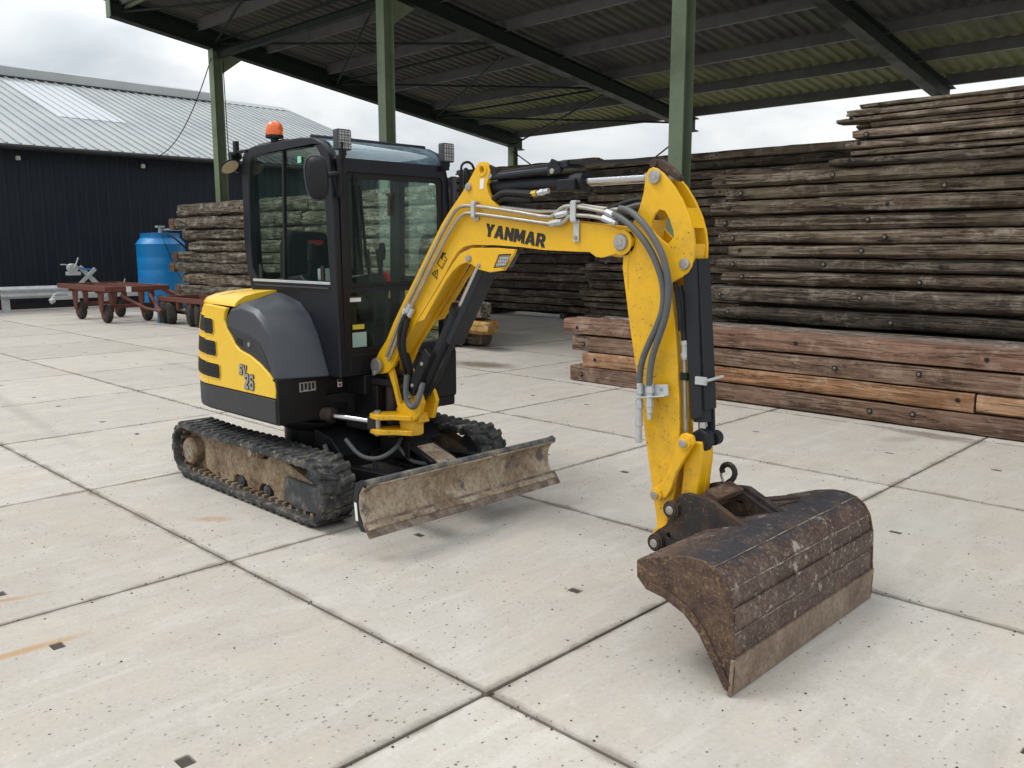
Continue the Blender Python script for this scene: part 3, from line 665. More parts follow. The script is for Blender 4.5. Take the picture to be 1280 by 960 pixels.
# reddish stack in front, front face at y 6.17
REDS = [(.79, .60, -4.95, W_RED, 'topmost thick reddish-brown baulk of the low stack in front'), (.585, .395, -4.81, W_REDDARK, 'second baulk of the low reddish stack, blotched with dark bark'),
        (.385, .205, -4.64, W_ORANGE, 'bright orange-brown baulk, third in the low stack, sawn at its right end'), (.20, .012, -4.84, W_REDDARK, 'dark reddish baulk at the very bottom of the low stack')]
for i, (zt, zb, xl, m, lb) in enumerate(REDS):
    xr = 3.4
    if i == 2: xr = -.125
    g = timber(xr-xl, (zt-zb)*.955, .34, 400+i, rough=.0045, sq=16, end0=.0, end1=.0, seg=.13, ns=28, wob=.006)
    bl = [(.18, .08), (1.6+i*.15, .10), (3.2+i*.2, .09), (4.2, .11)] if i != 2 else [(1.55, .09)]
    hs = [] if i not in (0, 2) else ([(.22, .075), (1.72, .09), (3.12, .10), (4.9, .09)] if i == 0 else [(.2, .09), (4.38, .10)])
    if i == 0: bl = []
    lay('timber', lb, g, m, (xl, 6.17, zb), 0, 'baulks in the low reddish stack', bolts=[b for b in bl if b[0] < xr-xl], holes=hs)
g = timber(3.5, .172, .34, 433, rough=.0045, sq=16, end0=.0, seg=.13, ns=24, wob=.004)
lay('timber', 'orange-brown baulk butted to the right end of the third one in the low stack', g, W_ORANGE, (-.105, 6.172, .205), 0, 'baulks in the low reddish stack')
names = ['middle', 'rearmost']
for j in range(2):
    for i, (zt, zb, xl, m, lb) in enumerate(REDS):
        xl2 = (-4.55, -4.1)[j]+random.uniform(-.2, .2)
        y = 6.17+.355*(j+1) if j == 0 else 6.17+.355*2-.03
        wd = .34 if j == 0 else .22
        g = timber(3.4-xl2, zt-zb-.004-.006*j, wd, 440+i+j*10, rough=.010, sq=7, end0=.05, seg=.2, ns=16)
        lay('timber', f'{names[j]} grey-topped baulk of the {["top", "second", "third", "bottom"][i]} layer in the low reddish stack', g, W_TOP if i == 0 else W_REDDARK, (xl2, y, zb), 0, 'baulks in the low reddish stack')
# left stack, front face at y 7.5
LB = [(2.684, 2.40, -18.60, W_PALE), (2.385, 2.105, -18.80, W_PALE), (2.09, 1.84, -18.35, W_PALE), (1.825, 1.58, -18.0, W_PALE), (1.56, 1.33, -18.68, W_PALE), (1.31, 1.07, -18.85, W_PALE), (1.055, .79, -18.5, W_DARK), (.775, .53, -18.6, W_PALE), (.50, .27, -18.3, W_DARK), (.26, .02, -18.4, W_DARK)]
for i, (zt, zb, xl, m) in enumerate(LB):
    sp = -12.9+random.uniform(-.2, .2)
    for dep in range(3):
        for half in (0, 1):
            if dep == 2 and half == 0: continue
            a, b = (xl, sp-.03) if half == 0 else (sp+.03, (-8.75+random.uniform(-.18, .1)) if i < 7 else (-7.95+random.uniform(-.1, .15)))
            if dep: a += random.uniform(-.1, .2)
            if dep == 0 and half == 1 and i == 8: mm = W_YEL; b = -7.72
            elif i == 9: mm = W_DARK
            else: mm = m
            y = 7.5+dep*.33+random.uniform(-.02, .02)
            if half: b -= dep*.42
            if i == 9 and half == 1 and dep == 0: b = -8.55
            g = timber(b-a, (zt-zb)*1.0, .30, 500+i*7+dep*90+half*31, rough=.020, sq=4.6, end0=.2, end1=.25 if half else .1, seg=.16 if dep == 0 else .3, ns=18 if dep == 0 else 12)
            row = ['front', 'middle', 'rear'][dep]; side = 'left' if half == 0 else 'right'
            lb = f'{"pale gnarled" if mm is W_PALE else "yellow fresh" if mm is W_YEL else "dark gnarled"} log, {ORD[i]} from top, {side} half of left stack, {row} row'
            hs = [(random.uniform(1, 2), .12), (random.uniform(3, 4), .12)] if dep == 0 else []
            o = lay('timber', lb, g, mm, (a, y, zb), 0, 'logs in the long left stack', holes=hs)
            if half == 0 and dep == 0 and i in (1, 4, 5, 7):
                part('sawn_end', timber(.26, (zt-zb)*.96, .29, 900+i, rough=.004, sq=9, end0=0, seg=.2, ns=12), ENDW, o, smooth=50, origin=(0, 0, 0)).location = (-.24, .0, 0)
# rear stack A (y 13) and rear stack B (y 12)
def rear(front, rows, x0f, x1f, lab, grp, mats, deps=1, d=.3, seed=0):
    z = .17
    for sp in range(3):
        xx_ = x0f+(x1f-x0f)*(.12+.38*sp)
        part_ = lay('bearer', f'{["left", "centre", "right"][sp]} cross bearer under the {lab}', timber(.9, .15, .18, 700+sp+seed, seg=.3, ns=10), W_BLACK, (xx_, front+.05, .01), 90, 'bearers under the rear stacks', cat='bearer')
    for i, h in enumerate(rows):
        a, b = x0f+random.uniform(-.25, .25), x1f+random.uniform(-.22, .22)
        for dd in range(deps):
            g = timber(b-a, h*.95, d, seed+i*3.1+dd*40, rough=.013, sq=6, end0=.2, end1=.2, seg=.22, ns=14)
            nm = f'{random.choice(["dark", "blackish", "brown"])} timber, {ORD[len(rows)-1-i]} from top in {lab}'
            lay('timber', nm + (', rear row' if dd else ''), g, random.choice(mats), (a, front+dd*.34+random.uniform(-.05, .03), z-dd*h*.5), 0, grp, holes=[(1.2, h/2), (3.1, h/2)] if dd == 0 else [])  # rear row sits lower to block light between the front timbers
        z += h
    return z
za = rear(13.0, [.165, .17, .17, .19, .20, .22, .21, .21, .2, .21, .2, .2, .19, .2, .18, .2], -16.5, -10.1, 'shaded rear stack left of arm', 'timbers in the rear shaded stack', [W_BLACK, W_BLACK, W_DARK], 2, seed=1000)  # two in three picks are the blackest wood
for k, (xa, xb, zz, hh) in enumerate(((-15.2, -9.25, za, .16), (-14.6, -10.0, za+.16, .15))):
    if k == 0: lay('timber', 'long dark timber overhanging on top of the rear shaded stack', timber(xb-xa, hh, .3, 1200+k, seg=.2), W_DARK, (xa, 13.0, zz), 0, 'timbers in the rear shaded stack')
    else: lay('timber', 'shorter crooked timber lying highest of all on the rear shaded stack', timber(xb-xa, hh, .3, 1200+k, seg=.2, rough=.03), W_DARK, (xa, 13.05, zz), 0, 'timbers in the rear shaded stack')
rear(12.0, [.12, .115, .12, .12, .16, .19, .18, .17, .18, .17, .18, .17, .18, .18, .17, .16, .16, .17, .17, .15], -9.35, 2.6, 'rear stack behind green column', 'timbers in the rear stack behind the column', [W_DARK, W_BLACK, W_DARK], 2, seed=2000)
for b in (RING, HOLE, BOLT): bpy.data.objects.remove(b)
# ------------------------------------------------------------------ blue tank
tk = thing('water_tank', 'tall bright blue plastic storage tank with moulded ribs beside the red cart', 'tank', (-21.5, 8.45, 0))
pf = [(0, 0), (.61, 0), (.63, .03)]
for z in (.35, .70, 1.05, 1.38):
    pf += [(.63, z-.02), (.623, z), (.63, z+.02)]
pf += [(.63, 1.70), (.645, 1.74), (.55, 1.86), (.51, 1.90), (.51, 2.0), (.525, 2.03), (.0, 2.05)]
part('tank_body', G().lathe(pf, (-21.5, 8.37, .02), n=48), BLUEP, tk, smooth=40)
part('valve_head', G().cyl((-21.2, 8.25, 2.06), (-21.2, 8.25, 2.2), .05).box(-21.28, -21.12, 8.15, 8.35, 2.2, 2.25), GALV, tk)
part('top_pipe', G().tube([(-21.2, 8.25, 2.14), (-21.1, 8.9, 2.15)], .025), GALV, tk)
part('feed_hose', G().tube([(-21.1, 8.3, 2.1), (-20.72, 8.45, 1.9), (-20.68, 8.8, 1.55), (-20.66, 8.95, 1.2), (-20.66, 8.75, .9), (-20.66, 8.62, 1.3), (-20.67, 8.75, 1.62)], .025, 8, 2), BHOSE, tk)
part('thin_cord', G().tube([(-21.0, 8.15, 2.05), (-20.74, 8.15, 1.8), (-20.73, 8.35, 1.2), (-20.73, 8.55, .8)], .01, 6, 1), BHOSE, tk)
# ------------------------------------------------------------------ red cart
ct = thing('flat_cart', 'low rusty red four-wheeled steel cart with open frame deck and drawbar', 'cart', (-18.6, 5.8, 0))
dz = .70
g = G()
for a in ((-19.9, -17.0, 5.1, 5.16), (-19.9, -17.0, 6.46, 6.52), (-19.9, -19.84, 5.16, 6.46), (-17.06, -17.0, 5.16, 6.46)): g.box(a[0], a[1], a[2], a[3], dz+.03, dz+.13)
part('deck_frame', g, REDST, ct, bevel=.006)
for y in (5.5, 5.95, 6.25): part('deck_rail', G().box(-19.84, -17.06, y-.03, y+.03, dz+.02, dz+.11), REDST, ct)
for x in (-19.3, -18.5, -17.7): part('cross_member', G().box(x-.035, x+.035, 5.16, 6.46, dz-.03, dz+.05), REDST, ct)
for (x, y) in ((-19.3, 5.4), (-17.75, 5.4), (-19.3, 6.3), (-17.75, 6.3)):
    s_ = -1 if y < 6 else 1
    part('fork', G().prism([(x-.16, dz-.02), (x+.16, dz-.02), (x+.07, .24), (x-.07, .24)], 'y', y+.10, y+.13).prism([(x-.16, dz-.02), (x+.16, dz-.02), (x+.07, .24), (x-.07, .24)], 'y', y-.13, y-.10), REDST, ct)
    wv = part('wheel', G().lathe([(.05, -.08), (.15, -.08), (.195, -.055), (.21, 0), (.195, .055), (.15, .08), (.05, .08)], (x, y, .21), (0, 1, 0), 20), TYRE, ct)
    part('rim', G().lathe([(.0, -.085), (.11, -.085), (.12, 0), (.11, .085), (0, .085)], (x, y, .21), (0, 1, 0), 14), REDST, wv)
for x in (-19.3, -17.75): part('axle', G().box(x-.04, x+.04, 5.3, 6.4, .32, .40), REDST, ct)
part('drawbar', G().tube([(-17.3, 5.55, .62), (-16.6, 5.8, .36), (-16.35, 6.0, .30)], .035, 6).tube([(-17.3, 6.2, .62), (-16.6, 6.05, .36), (-16.35, 6.0, .30)], .035, 6), REDST, ct)
part('label_plate', G().box(-16.998, -16.99, 5.55, 5.66, dz+.01, dz+.13), WHITE, ct)
# second cart with twin wheels
c2 = thing('roller_cart', 'dark rusty frame on rows of black tyres between the blue tank and the excavator', 'cart', (-15.9, 6.6, 0))
part('frame', G().box(-16.9, -14.6, 6.20, 6.28, .50, .60).box(-16.9, -14.6, 7.1, 7.18, .50, .60).box(-16.9, -16.82, 6.28, 7.1, .50, .60).box(-14.68, -14.6, 6.28, 7.1, .50, .60), REDST, c2, bevel=.006)
part('tow_arm', G().prism([(-18.0, .74), (-16.8, .50), (-16.8, .59), (-18.0, .84)], 'y', 6.64, 6.72), REDST, c2)
for x in (-16.6, -16.0, -15.4, -14.9):
    part('upright', G().box(x-.03, x+.03, 6.21, 6.27, .34, .50), REDST, c2)
for i, (x, y) in enumerate(((-16.75, 6.28), (-16.45, 6.28), (-15.55, 6.32), (-15.2, 6.32), (-16.6, 6.8), (-15.5, 6.85), (-14.8, 6.4))):
    wv = part('wheel', G().lathe([(.05, -.10), (.18, -.10), (.235, -.075), (.255, 0), (.235, .075), (.18, .10), (.05, .10)], (x, y, .255), (.35, 1, 0), 22), TYRE, c2)
    part('hub', G().lathe([(0, -.105), (.10, -.105), (.11, 0), (.10, .105), (0, .105)], (x, y, .255), (.35, 1, 0), 12), RUSTD, wv)
part('axle', G().cyl((-16.7, 6.5, .255), (-15.0, 6.5, .255), .05), RUSTD, c2)
part('side_plate', G().box(-16.86, -16.0, 6.30, 6.34, .34, .49), REDST, c2)
cr = part('loose_steel_bracket', G().box(-17.0, -16.9, 6.20, 6.30, 0, .62).box(-17.02, -16.88, 6.18, 6.32, 0, .03), paint('faded_blue_steel', (.06, .13, .21), .5, (.15, .1, .07), .6, 8)); prop(cr, 'short upright blue-grey steel post beside the cart drawbar', 'post')
# galvanised trailer drawbar with winch
gt = thing('trailer_front', 'galvanised trailer drawbar with winch post standing before the navy wall', 'trailer', (-21.0, 6.0, 0))
part('drawbar', G().box(-21.06, -20.98, 5.75, 7.6, .40, .50), GALV, gt, bevel=.006)
part('coupling_head', G().cyl((-21.02, 5.28, .34), (-21.02, 5.38, .38), .07, .06, 12).box(-21.07, -20.97, 5.36, 5.80, .38, .47), GALV, gt, bevel=.005)
part('handle', G().tube([(-21.02, 5.3, .40), (-21.02, 5.42, .54), (-21.02, 5.62, .56), (-21.02, 5.74, .46)], .02, 8, 1), GALV, gt)
part('jockey_wheel', G().cyl((-21.1, 5.98, .44), (-21.1, 5.98, .16), .03, .03, 10).lathe([(0, -.03), (.08, -.03), (.1, 0), (.08, .03), (0, .03)], (-21.1, 5.98, .12), (0, 1, 0), 14), GALV, gt)
RXm = Matrix.Rotation(R(-42), 3, 'X')
part('winch_post', G().prism([(6.00, 1.16), (6.08, 1.22), (6.62, .62), (6.52, .56)], 'x', -21.05, -20.98), GALV, gt, bevel=.005)
part('bow_arm', G().prism([(5.93, .76), (5.99, .70), (6.42, 1.10), (6.36, 1.17)], 'x', -20.97, -20.92), GALV, gt, bevel=.005)
wn_ = part('winch', G().cyl((-20.9, 5.86, 1.16), (-21.12, 5.86, 1.16), .11, .11, 16).box(-21.1, -20.9, 5.72, 6.02, .98, 1.07), GALV, gt, bevel=.004)
part('winch_handle', G().tube([(-20.88, 5.86, 1.16), (-20.86, 5.92, 1.30), (-20.86, 5.97, 1.42)], .018, 8).tube([(-20.88, 5.80, 1.2), (-20.9, 5.66, 1.25), (-20.9, 5.55, 1.25)], .014, 6), GALV, wn_)
part('strap', G().tube([(-20.93, 5.95, 1.2), (-20.93, 6.1, 1.13), (-20.93, 6.3, 1.12)], .018, 6), BLUEP, gt)
part('light_board', G().box(-21.05, -21.0, 6.8, 7.1, .72, .76).tube([(-21.02, 7.1, .72), (-21.02, 7.15, .86)], .012, 6), GALV, gt)
# ------------------------------------------------------------------ mini excavator
EX = thing('mini_excavator', 'yellow and charcoal tracked mini excavator with its bucket resting on the concrete yard', 'excavator', (-2.99, 1.375, 0))
Yc = 1.27                                   # plane of the boom and arm
# --- tracks -----------------------------------------------------------------
def track_path():
    P = []
    def arc(cx, cz, r, a0, a1, n):
        for k in range(n+1):
            a = R(a0+(a1-a0)*k/n); P.append((cx+r*math.cos(a), cz+r*math.sin(a)))
    arc(-2.20, .212, .185, -90, 80, 12)
    P.extend([(-2.45, .392), (-2.65, .395), (-2.83, .402), (-3.05, .396), (-3.3, .39), (-3.55, .395)])
    arc(-3.79, .218, .185, 95, 270, 12)
    P.extend([(-3.5, .028), (-3.2, .027), (-2.9, .027), (-2.6, .027), (-2.4, .027)])
    return P
TP = track_path()
def resample(P, step):
    Q = [Vector((a, b)) for a, b in P]; Q.append(Q[0]); tot = sum((Q[i+1]-Q[i]).length for i in range(len(Q)-1)); n = int(round(tot/step)); st = tot/n
    out = []; d = 0; i = 0; acc = 0
    for k in range(n):
        t = k*st
        while acc+(Q[i+1]-Q[i]).length < t: acc += (Q[i+1]-Q[i]).length; i += 1
        s_ = (Q[i+1]-Q[i]); p = Q[i]+s_*((t-acc)/s_.length); out.append((p, s_.normalized()))
    return out
def make_track(y0, y1, lab):
    P = [p for p, t in resample(TP, .05)]; n = len(P); rings = []
    T = [(P[(i+1) % n]-P[i-1]).normalized() for i in range(n)]
    g = G(); v = []; f = []
    prof = [(y0, 0), (y0+.010, .014), (y1-.010, .014), (y1, 0), (y1, -.020), (y1-.02, -.028), (y0+.02, -.028), (y0, -.020)]
    for p, t in zip(P, T):
        nn = Vector((t[1], -t[0]))          # outward
        for (y, o) in prof: q = p+nn*o; v.append((q[0], y, q[1]))
    m = len(prof)
    for i in range(n):
        for k in range(m):
            a, b = i*m+k, i*m+(k+1) % m; c, d = ((i+1) % n)*m+(k+1) % m, ((i+1) % n)*m+k
            f.append((a, b, c, d))
    tr = part('track', g.add(v, f), TREAD, EX, smooth=40, label=lab)
    # rubber lugs: one shared mesh, staggered chevrons
    L_ = resample(TP, .0815); src = None; w = y1-y0
    for i, (p, t) in enumerate(L_):
        nn = Vector((t[1], -t[0]))
        if src is None:
            lg = G()
            # local frame: x along the belt, y across, z outward
            for (ya, yb, sx) in ((-.5, .06, 0), (-.06, .5, .036)):
                ya *= w; yb *= w
                for (za, zb, hx, sk) in ((.008, .027, .027, .014),):
                    s1 = sk if ya < -.01*w*20 else -sk
                    lg.add([(sx-hx+s1, ya, za), (sx+hx+s1, ya, za), (sx+hx-s1, yb, za), (sx-hx-s1, yb, za), (sx-hx*.62+s1, ya+.01, zb), (sx+hx*.62+s1, ya+.01, zb), (sx+hx*.62-s1, yb-.008, zb), (sx-hx*.62-s1, yb-.008, zb)],
                           [(0, 3, 2, 1), (4, 5, 6, 7), (0, 1, 5, 4), (1, 2, 6, 5), (2, 3, 7, 6), (3, 0, 4, 7)])
            src = part('tread_lug', lg, TREAD, None, bevel=.004, seg=1, smooth=30)
        o = inst(src, tr)
        x, z = p[0], p[1]; mt = Matrix(((t[0], 0, nn[0]), (0, 1, 0), (t[1], 0, nn[1]))).to_4x4(); mt.translation = Vector((x, (y0+y1)/2, z))-EX.location
        o.matrix_local = mt
    bpy.data.objects.remove(src)
    # drive blocks on the inside
    db = G()
    for (p, t) in L_:
        nn = Vector((t[1], -t[0])); c = p-nn*.03; yy = (y0+y1)/2
        mt = Matrix(((t[0], 0, nn[0]), (0, 1, 0), (t[1], 0, nn[1])))
        db.box(c[0]-.014, c[0]+.014, yy-.075, yy+.075, c[1]-.018, c[1]+.018, rot=mt)
    part('drive_blocks', db, MUDF, tr, smooth=0)
    return tr
make_track(.60, .85, 'muddy rubber track on the side near the camera')
make_track(1.90, 2.15, 'muddy rubber track on the far side')
def track_frame(y0, y1, yo):
    """yo: the outer side, where rollers and hubs face"""
    s_ = -1 if yo < 1 else 1
    bot = [(-3.62, .10)]
    for cx in (-3.42, -3.12, -2.78, -2.50):
        bot += [(cx-.10, .07), (cx-.085, .11), (cx-.045, .135), (cx+.045, .135), (cx+.085, .11), (cx+.10, .07)] if cx in (-3.12, -2.78) else [(cx-.05, .065), (cx+.05, .065)]
    outline = bot + [(-2.30, .12), (-2.22, .25), (-2.5, .33), (-2.72, .345), (-2.76, .31), (-2.90, .31), (-2.94, .36), (-3.3, .37), (-3.55, .345), (-3.62, .28)]
    part('track_frame', G().prism(outline, 'y', y0, y1), MUDF, EX, bevel=.008)
    part('idler_fork', G().prism([(-2.52, .10), (-2.36, .065), (-2.12, .085), (-2.06, .12), (-2.05, .215), (-2.10, .245), (-2.50, .25)], 'y', y0+(-.03 if s_ < 0 else .03), y1+(-.03 if s_ < 0 else .03)), IRON, EX, bevel=.008)
    yy = (y0+y1)/2
    for cx in (-3.42, -3.12, -2.78, -2.50): part('track_roller', G().cyl((cx, yy-.052, .09), (cx, yy+.052, .09), .042, n=18).cyl((cx, yy-.058, .09), (cx, yy+.058, .09), .02, n=12), IRON, EX, bevel=.004)
    part('carrier_roller', G().cyl((-2.83, yy-.10, .345), (-2.83, yy+.06, .345), .036, n=18).cyl((-2.83, yy+s_*.12, .345), (-2.83, yy, .345), .022, n=12), MUDF, EX, bevel=.004)
    # idler (front) and sprocket with hub (rear)
    part('idler', G().lathe([(.03, -.05), (.14, -.05), (.155, -.03), (.155, .03), (.14, .05), (.03, .05)], (-2.20, yy, .205), (0, 1, 0), 28), IRON, EX)
    sp = G(); teeth = []
    for k in range(44):
        a = 2*math.pi*k/44; r = .168 if k % 4 in (0, 1) else .14; teeth.append((-3.79+r*math.cos(a), .215+r*math.sin(a)))
    sp.prism(teeth, 'y', yy-.018, yy+.018); sk = part('sprocket', sp, MUDF, EX, bevel=.004)
    e = yo-s_*.035
    part('drive_motor', G().lathe([(.0, .0), (.085, .0), (.10, .02), (.10, .16), (0, .16)], (-3.79, e, .205), (0, -s_, 0), 24), MUDF, sk)
    hb = G().lathe([(0, .004), (.052, .004), (.060, -.002), (.066, -.012), (0, -.012)], (-3.79, e, .205), (0, s_, 0), 22)
    for k in range(5):
        a = R(72*k+15); hb.box(-3.79+.034*math.cos(a)-.009, -3.79+.034*math.cos(a)+.009, e-.008, e+.008, .205+.034*math.sin(a)-.009, .205+.034*math.sin(a)+.009)
    part('hub_cover', hb, grime('worn_hub_metal', [(.3, (.12, .10, .08)), (.5, (.30, .26, .21)), (.7, (.42, .38, .32))], 20) if 'worn_hub_metal' not in bpy.data.materials else bpy.data.materials['worn_hub_metal'], sk)
    part('tensioner_boss', G().lathe([(0, .008), (.024, .008), (.031, -.02), (.031, -.08), (0, -.08)], (-2.84, yo-s_*.012, .352), (0, s_, 0), 16), bpy.data.materials['worn_hub_metal'], EX)
track_frame(.68, .79, .60)
track_frame(1.96, 2.07, 2.15)
# mud heaps left inside the near track
random.seed(8); g = G()
for k in range(60):
    x = random.uniform(-3.75, -2.2); z = .040+random.random()*.01; r = random.uniform(.006, .02)
    g.lathe([(r, -.01), (r*.8, r*.35), (r*.3, r*.6), (0, r*.6)], (x, random.uniform(.62, .67), z), (random.uniform(-.3, .3), random.uniform(-.3, .3), 1), 7)
prop(part('mud_crumbs', g, MUDF, EX), kind='stuff')
# --- undercarriage ------------------------------------------------------------
part('car_body', G().prism([(-3.45, .85), (-3.2, 1.15), (-3.2, 1.6), (-3.45, 1.9), (-2.5, 1.9), (-2.62, 1.62), (-2.62, 1.13), (-2.5, .85)], 'z', .17, .31), BLACK, EX, bevel=.01)
part('turntable_base', G().lathe([(.33, .30), (.36, .32), (.36, .43), (.33, .445), (.0, .445)], (-2.99, 1.375, 0), n=40), BLACK, EX)
part('slew_ring', G().lathe([(.0, .44), (.39, .44), (.40, .455), (.40, .50), (.36, .52), (.36, .56), (0, .56)], (-2.99, 1.375, 0), n=40), BLACK, EX)
part('front_shield', G().prism([(-2.62, .30), (-2.46, .30), (-2.30, .36), (-2.42, .46), (-2.60, .50)], 'y', .95, 1.80), BLACK, EX, bevel=.006)
# blade arms, cylinder and cover
for y in (1.0, 1.72):
    part('blade_arm', G().prism([(-2.62, .18), (-2.62, .27), (-1.66, .335), (-1.56, .33), (-1.56, .24), (-1.7, .23)], 'y', y-.035, y+.035), BLACK, EX, bevel=.006)
part('arm_brace', G().box(-2.0, -1.94, 1.03, 1.69, .235, .285), BLACK, EX, bevel=.005)
part('blade_cylinder', G().cyl((-2.45, 1.36, .34), (-1.85, 1.36, .33), .038).cyl((-1.85, 1.36, .33), (-1.62, 1.36, .325), .021), BLACK, EX)
part('cylinder_cover', G().prism([(-2.34, .475), (-2.30, .485), (-1.97, .425), (-1.78, .36), (-1.80, .345), (-2.0, .40), (-2.34, .455)], 'y', 1.26, 1.46).box(-2.30, -2.0, 1.255, 1.265, .34, .455), BLACK, EX, bevel=.005)
part('mud_shield_tip', G().prism([(-1.97, .43), (-1.75, .365), (-1.60, .33), (-1.60, .305), (-1.98, .39)], 'y', 1.29, 1.43), MUD, EX, bevel=.01)
part('blade_hose', G().tube([(-2.30, .98, .47), (-2.2, 1.02, .36), (-2.10, 1.10, .35), (-2.05, 1.2, .42), (-2.1, 1.27, .46)], .014, 8, 2), HOSE, EX)
part('blade_hose', G().tube([(-2.10, 1.24, .42), (-2.02, 1.28, .32), (-1.93, 1.33, .31), (-1.88, 1.36, .34)], .013, 8, 2), HOSE, EX)
for (a, b) in (((-2.45, .92, .42), (-2.35, .94, .22)), ((-2.45, 1.25, .45), (-2.30, 1.22, .22)), ((-2.4, 1.6, .43), (-2.3, 1.62, .2))):
    part('gusset', G().tube([a, b], .016, 6), IRON, EX)
# blade
BYA, BYB = .525, 2.045
bl = part('dozer_blade', G().strip([(-1.455, .165), (-1.500, .20), (-1.530, .25), (-1.538, .31), (-1.53, .36), (-1.50, .405), (-1.462, .425)], BYA, BYB, .016), MUD, EX, bevel=.003)
part('top_tube', G().tube([(-1.478, BYA, .425), (-1.478, BYB, .425)], .021, 10), grime('worn_blade_top', [(.35, (.05, .055, .062)), (.5, (.11, .11, .11)), (.62, (.26, .22, .17)), (.74, (.36, .31, .25))], 9), bl)
part('cutting_edge', G().prism([(-1.425, .135), (-1.437, .130), (-1.492, .205), (-1.482, .212)], 'y', BYA-.01, BYB+.02), grime('scraped_edge', [(.3, (.09, .06, .05)), (.48, (.19, .14, .11)), (.62, (.32, .27, .22)), (.74, (.42, .38, .33))], 11), bl, bevel=.002)
for y in (BYA-.008, BYB-.003):
    part('end_plate', G().prism([(-1.455, .160), (-1.498, .20), (-1.527, .25), (-1.535, .31), (-1.527, .36), (-1.497, .405), (-1.455, .43), (-1.49, .448), (-1.55, .42), (-1.575, .31), (-1.56, .21), (-1.51, .155)], 'y', y, y+.010), GUARD, bl, bevel=.002)
part('side_sticker', G().prism([(-1.53, .21), (-1.552, .21), (-1.562, .31), (-1.54, .31)], 'y', BYA-.0105, BYA-.009), WHITE, bl)
for y in (1.0, 1.36, 1.72): part('rib', G().prism([(-1.53, .17), (-1.66, .24), (-1.66, .34), (-1.55, .38)], 'y', y-.05, y+.05), GUARD, bl, bevel=.004)

# --- upper frame ----------------------------------------------------------------
plan = [(-2.50, .625), (-3.40, .628), (-3.55, .65), (-3.68, .71), (-3.78, .81), (-3.845, .97), (-3.87, 1.18), (-3.875, 1.375), (-3.87, 1.57), (-3.845, 1.78), (-3.78, 1.94), (-3.66, 2.05), (-3.4, 2.12), (-2.75, 2.12), (-2.42, 2.02), (-2.28, 1.90), (-2.30, 1.42), (-2.40, 1.36), (-2.50, 1.12)]
part('upper_frame', G().prism(plan, 'z', .575, .735), BLACK, EX, bevel=.015, seg=3)
# skirt (counterweight) strip around the rear, slightly proud
def offset_plan(P, d, c=(-3.1, 1.375)):
    o = []
    for i, p in enumerate(P):
        a, b = Vector(P[max(i-1, 0)]), Vector(P[min(i+1, len(P)-1)]); t = (b-a).normalized(); o.append((p[0]+t[1]*d*-1, p[1]+t[0]*d))
    return o
rear = [(-2.51, .622)] + plan[1:13] + [(-2.9, 2.125)]
def wall(P, z0, z1, th=.02, push=0.0, lean=0.0):
    """upright skin following a plan line; outside is to the left of travel here"""
    g = G(); n = len(P); Tn = []
    for i in range(n):
        a, b = Vector(P[max(i-1, 0)]), Vector(P[min(i+1, n-1)]); t = (b-a).normalized(); Tn.append(Vector((t[1], -t[0])) * -1)
    rings = []
    for i in range(n):
        p = Vector(P[i]); nn = -Tn[i] if (p+Tn[i]*.1-Vector((-3.1, 1.375))).length < (p-Vector((-3.1, 1.375))).length else Tn[i]
        a, b, c, d = p+nn*push, p+nn*(push-lean), p+nn*(push-lean-th), p+nn*(push-th)
        rings.append([(a[0], a[1], z0), (b[0], b[1], z1), (c[0], c[1], z1), (d[0], d[1], z0)])
    return g.loft(rings)
part('counterweight_skirt', wall(rear, .59, .742, .02, .006), paint('dark_grey_casting', (.035, .037, .042), .5, (.1, .1, .1), .3, 4), EX, bevel=.006)
# front black panel beneath the cowl
part('front_panel', G().prism([(.625, .58), (1.10, .585), (1.13, .60), (1.14, .66), (1.02, .67), (.98, .70), (.97, .735), (.99, .77), (1.15, .80), (1.16, .865), (.625, .865)], 'x', -2.515, -2.485), BLACK, EX, bevel=.006)
part('under_cab_panel', G().prism([(-2.49, .735), (-2.49, .865), (-2.28, .865), (-2.28, .735)], 'y', 1.13, 1.91), BLACK, EX, bevel=.008)
part('frame_floor', G().prism([(-3.4, .64), (-2.50, .64), (-2.5, 1.15), (-2.29, 1.3), (-2.29, 1.9), (-2.75, 2.1), (-3.4, 2.1)], 'z', .733, .86), BLACK, EX, bevel=.01)
part('left_corner_box', G().prism([(-2.26, 1.62), (-2.26, 1.90), (-2.40, 2.02), (-2.55, 2.06), (-2.55, 1.62)], 'z', .64, .97), BLACK, EX, bevel=.02, seg=3)
part('ribbed_step', G().prism([(-2.22, 1.55), (-2.22, 1.86), (-2.30, 1.93), (-2.45, 1.93), (-2.45, 1.55)], 'z', .97, .985), GUARD, EX, bevel=.004)
# decals on the front panel
g = G().box(-2.484, -2.4825, .775, .895, .775, .835); dec = part('white_decal_frame', g, SILV, EX)
for k in range(4): part('decal_mark', G().box(-2.482, -2.4810, .785+k*.027, .785+k*.027+.018, .782+.006*(k % 2), .828), BLK, dec)
dc = part('small_decal', G().box(-2.484, -2.4825, 1.06, 1.095, .775, .825), WHITE, EX); part('decal_mark', G().box(-2.482, -2.4812, 1.062, 1.093, .808, .824), BLK, dc); part('decal_mark', G().cyl((-2.482, 1.078, .79), (-2.4812, 1.078, .79), .010, n=10), ORANGE or REDP, dc)

